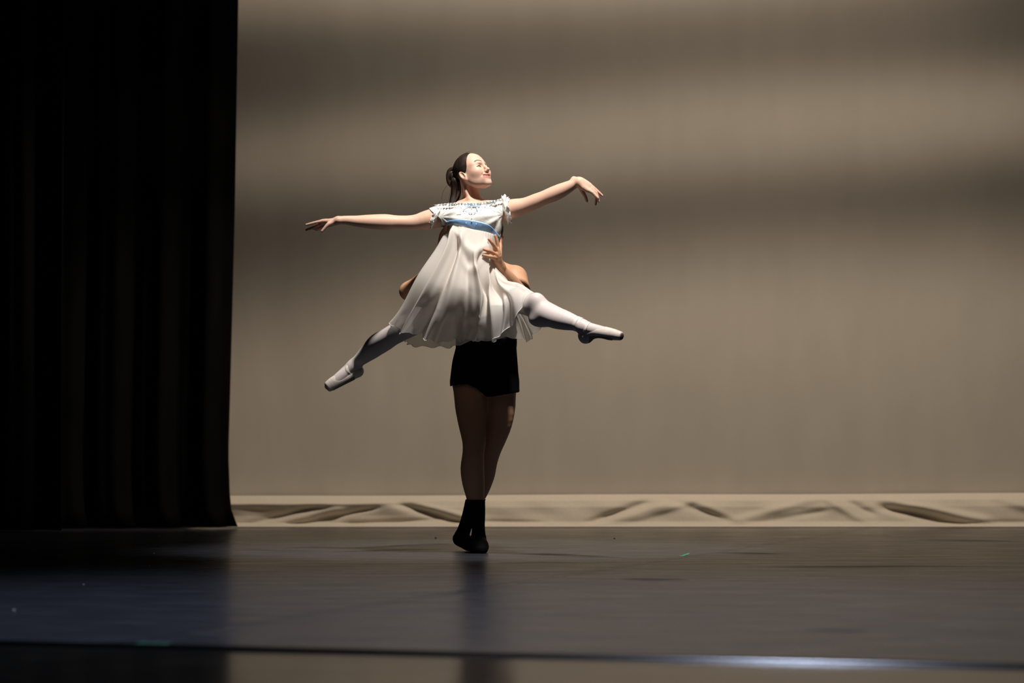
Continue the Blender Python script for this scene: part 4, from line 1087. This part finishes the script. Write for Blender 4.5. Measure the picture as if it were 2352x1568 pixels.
# sleeveless vest
Bv = SDF(); Bv.p = Bm.p[1:7]
def vest_mask(P):
    x, y = pxy(P)
    half = np.interp(y, [600, 622, 640, 665, 690, 720], [40, 46, 58, 66, 92, 100])
    return (y < 802) & (np.abs(x-1118) < half) & (y > np.where(P[:, 1] < 0.06, 632+0.0*x-0.25*(np.abs(x-1118)-24).clip(0), 614))
P, Q = Bv.mesh(0.005, (), off=0.006, mask=vest_mask); o = mesh_obj('vest', P, Q, M['vest'], root_m); solidify(o, 0.002)
tag(o, 'dark purple sleeveless vest')
# shorts: hips plus the tops of both thighs, a loose cut
Bs = SDF(); Bs.p = [Bm.p[2]]; Bs.tube(La[:3], k=0.03); Bs.tube(Lb[:3], k=0.03)
def shorts_mask(P):
    x, y = pxy(P)
    hem = np.interp(x, [1030, 1045, 1075, 1095, 1112, 1118, 1130, 1160, 1190], [889, 885, 884, 893, 908, 912, 911, 906, 901])
    return (y > 776) & (y < hem)
P, Q = Bs.mesh(0.0045, (), off=0.009, mask=shorts_mask)
x, y = pxy(P); P[:, 0] += 0.006*sstep(880, 902, y)*(x > 1160)
sh = mesh_obj('shorts', P, Q, M['black'], root_m); solidify(sh, 0.003)
tag(sh, 'close-fitting black shorts')
# waistband
P, Q = Bv.mesh(0.0045, (), off=0.011, mask=lambda P: (lambda x, y: (y > 783) & (y < 797))(*pxy(P)))
mesh_obj('waistband', P, Q, M['black'], sh)
# socks and slippers
for leg, feet, nm, top in ((La, (Fa, Fa2), 'sock', 1147), (Lb, (Fb,), 'sock', 1146)):
    B = SDF(); B.tube(leg[6:], k=0.02); [B.tube(f_, k=0.02) for f_ in feet]
    P, Q = B.mesh(0.0038, (), off=0.0042, mask=lambda P: (pxy(P)[1] > top) & (P[:, 2] > 0.0))
    s_ = mesh_obj('sock', P, Q, M['black'], root_m)
    B2 = SDF(); [B2.tube(f_, k=0.02) for f_ in feet]; B2.p += B.p[:1]
    lim = 1228
    P, Q = B2.mesh(0.0038, (), off=0.0065, mask=lambda P: (pxy(P)[1] > lim))
    P[:, 2] = np.maximum(P[:, 2], 0.002)
    mesh_obj('slipper', P, Q, M['slipper'], root_m)

# ------------------------------------------------------------------ small things on the floor
def scrap(name, c, ang, lx, ly, h, material, label, cat, group=None, curl=0.0):
    n, m = 9, 4; V = []
    ca, sa = math.cos(ang), math.sin(ang)
    for i in range(n):
        for j in range(m):
            a = (i/(n-1)-0.5)*lx; b = (j/(m-1)-0.5)*ly*(0.8+0.2*math.sin(i*2.1))
            V.append((c[0]+a*ca-b*sa, c[1]+a*sa+b*ca, h+curl*(i/(n-1))**2+0.0006*math.sin(i*1.7)))
    o = mesh_obj(name, V, grid_faces(n, m), material); solidify(o, 0.0008, 1)
    return tag(o, label, cat, group)
t1 = fl_at(1571, 1277)
scrap('tape_scrap', t1, 0.3, 0.05, 0.05, 0.002, M['tape'], 'small green tape scrap on the floor beside the diagonal seam', 'tape', curl=0.012)
t2 = fl_at(352, 1478)
scrap('tape_strip', t2, -0.24, 0.105, 0.08, 0.0015, M['tape_dark'], 'dark green tape strip by the edging strip, front left', 'tape')
def pebble(name, x, y, r, material, label, cat, group):
    c = fl_at(x, y); s_ = SDF(); s_.ball((c[0], c[1], r*0.5), (r, r*0.8, r*0.55), px=False, k=0)
    P, Q = s_.mesh(r*0.35); o = mesh_obj(name, P, Q, material); tag(o, label, cat, group)
pebble('crumb', 1001, 1236, 0.007, M['crumb'], 'tiny dark crumb on the floor left of the standing feet', 'debris', None)
pebble('crumb', 1411, 1237, 0.006, M['crumb'], 'tiny dark crumb on the floor right of the standing feet', 'debris', None)
for x, y, r, lab in ((343, 1300, 0.004, 'lowest of three pale lint specks in a line below the curtain middle'), (354, 1271, 0.003, 'middle one of three pale lint specks in a line below the curtain'),
                     (366, 1231, 0.004, 'topmost of three pale lint specks, close under the curtain hem'), (174, 1300, 0.003, 'tiny upper lint speck on the floor below the front curtain edge'),
                     (192, 1343, 0.004, 'lower lint speck on the floor below the front curtain edge'), (32, 1403, 0.006, 'largest pale lint speck on the floor at the far left')):
    pebble('lint', x, y, r, M['lint'], lab, 'lint', 'lint specks on the dark floor')
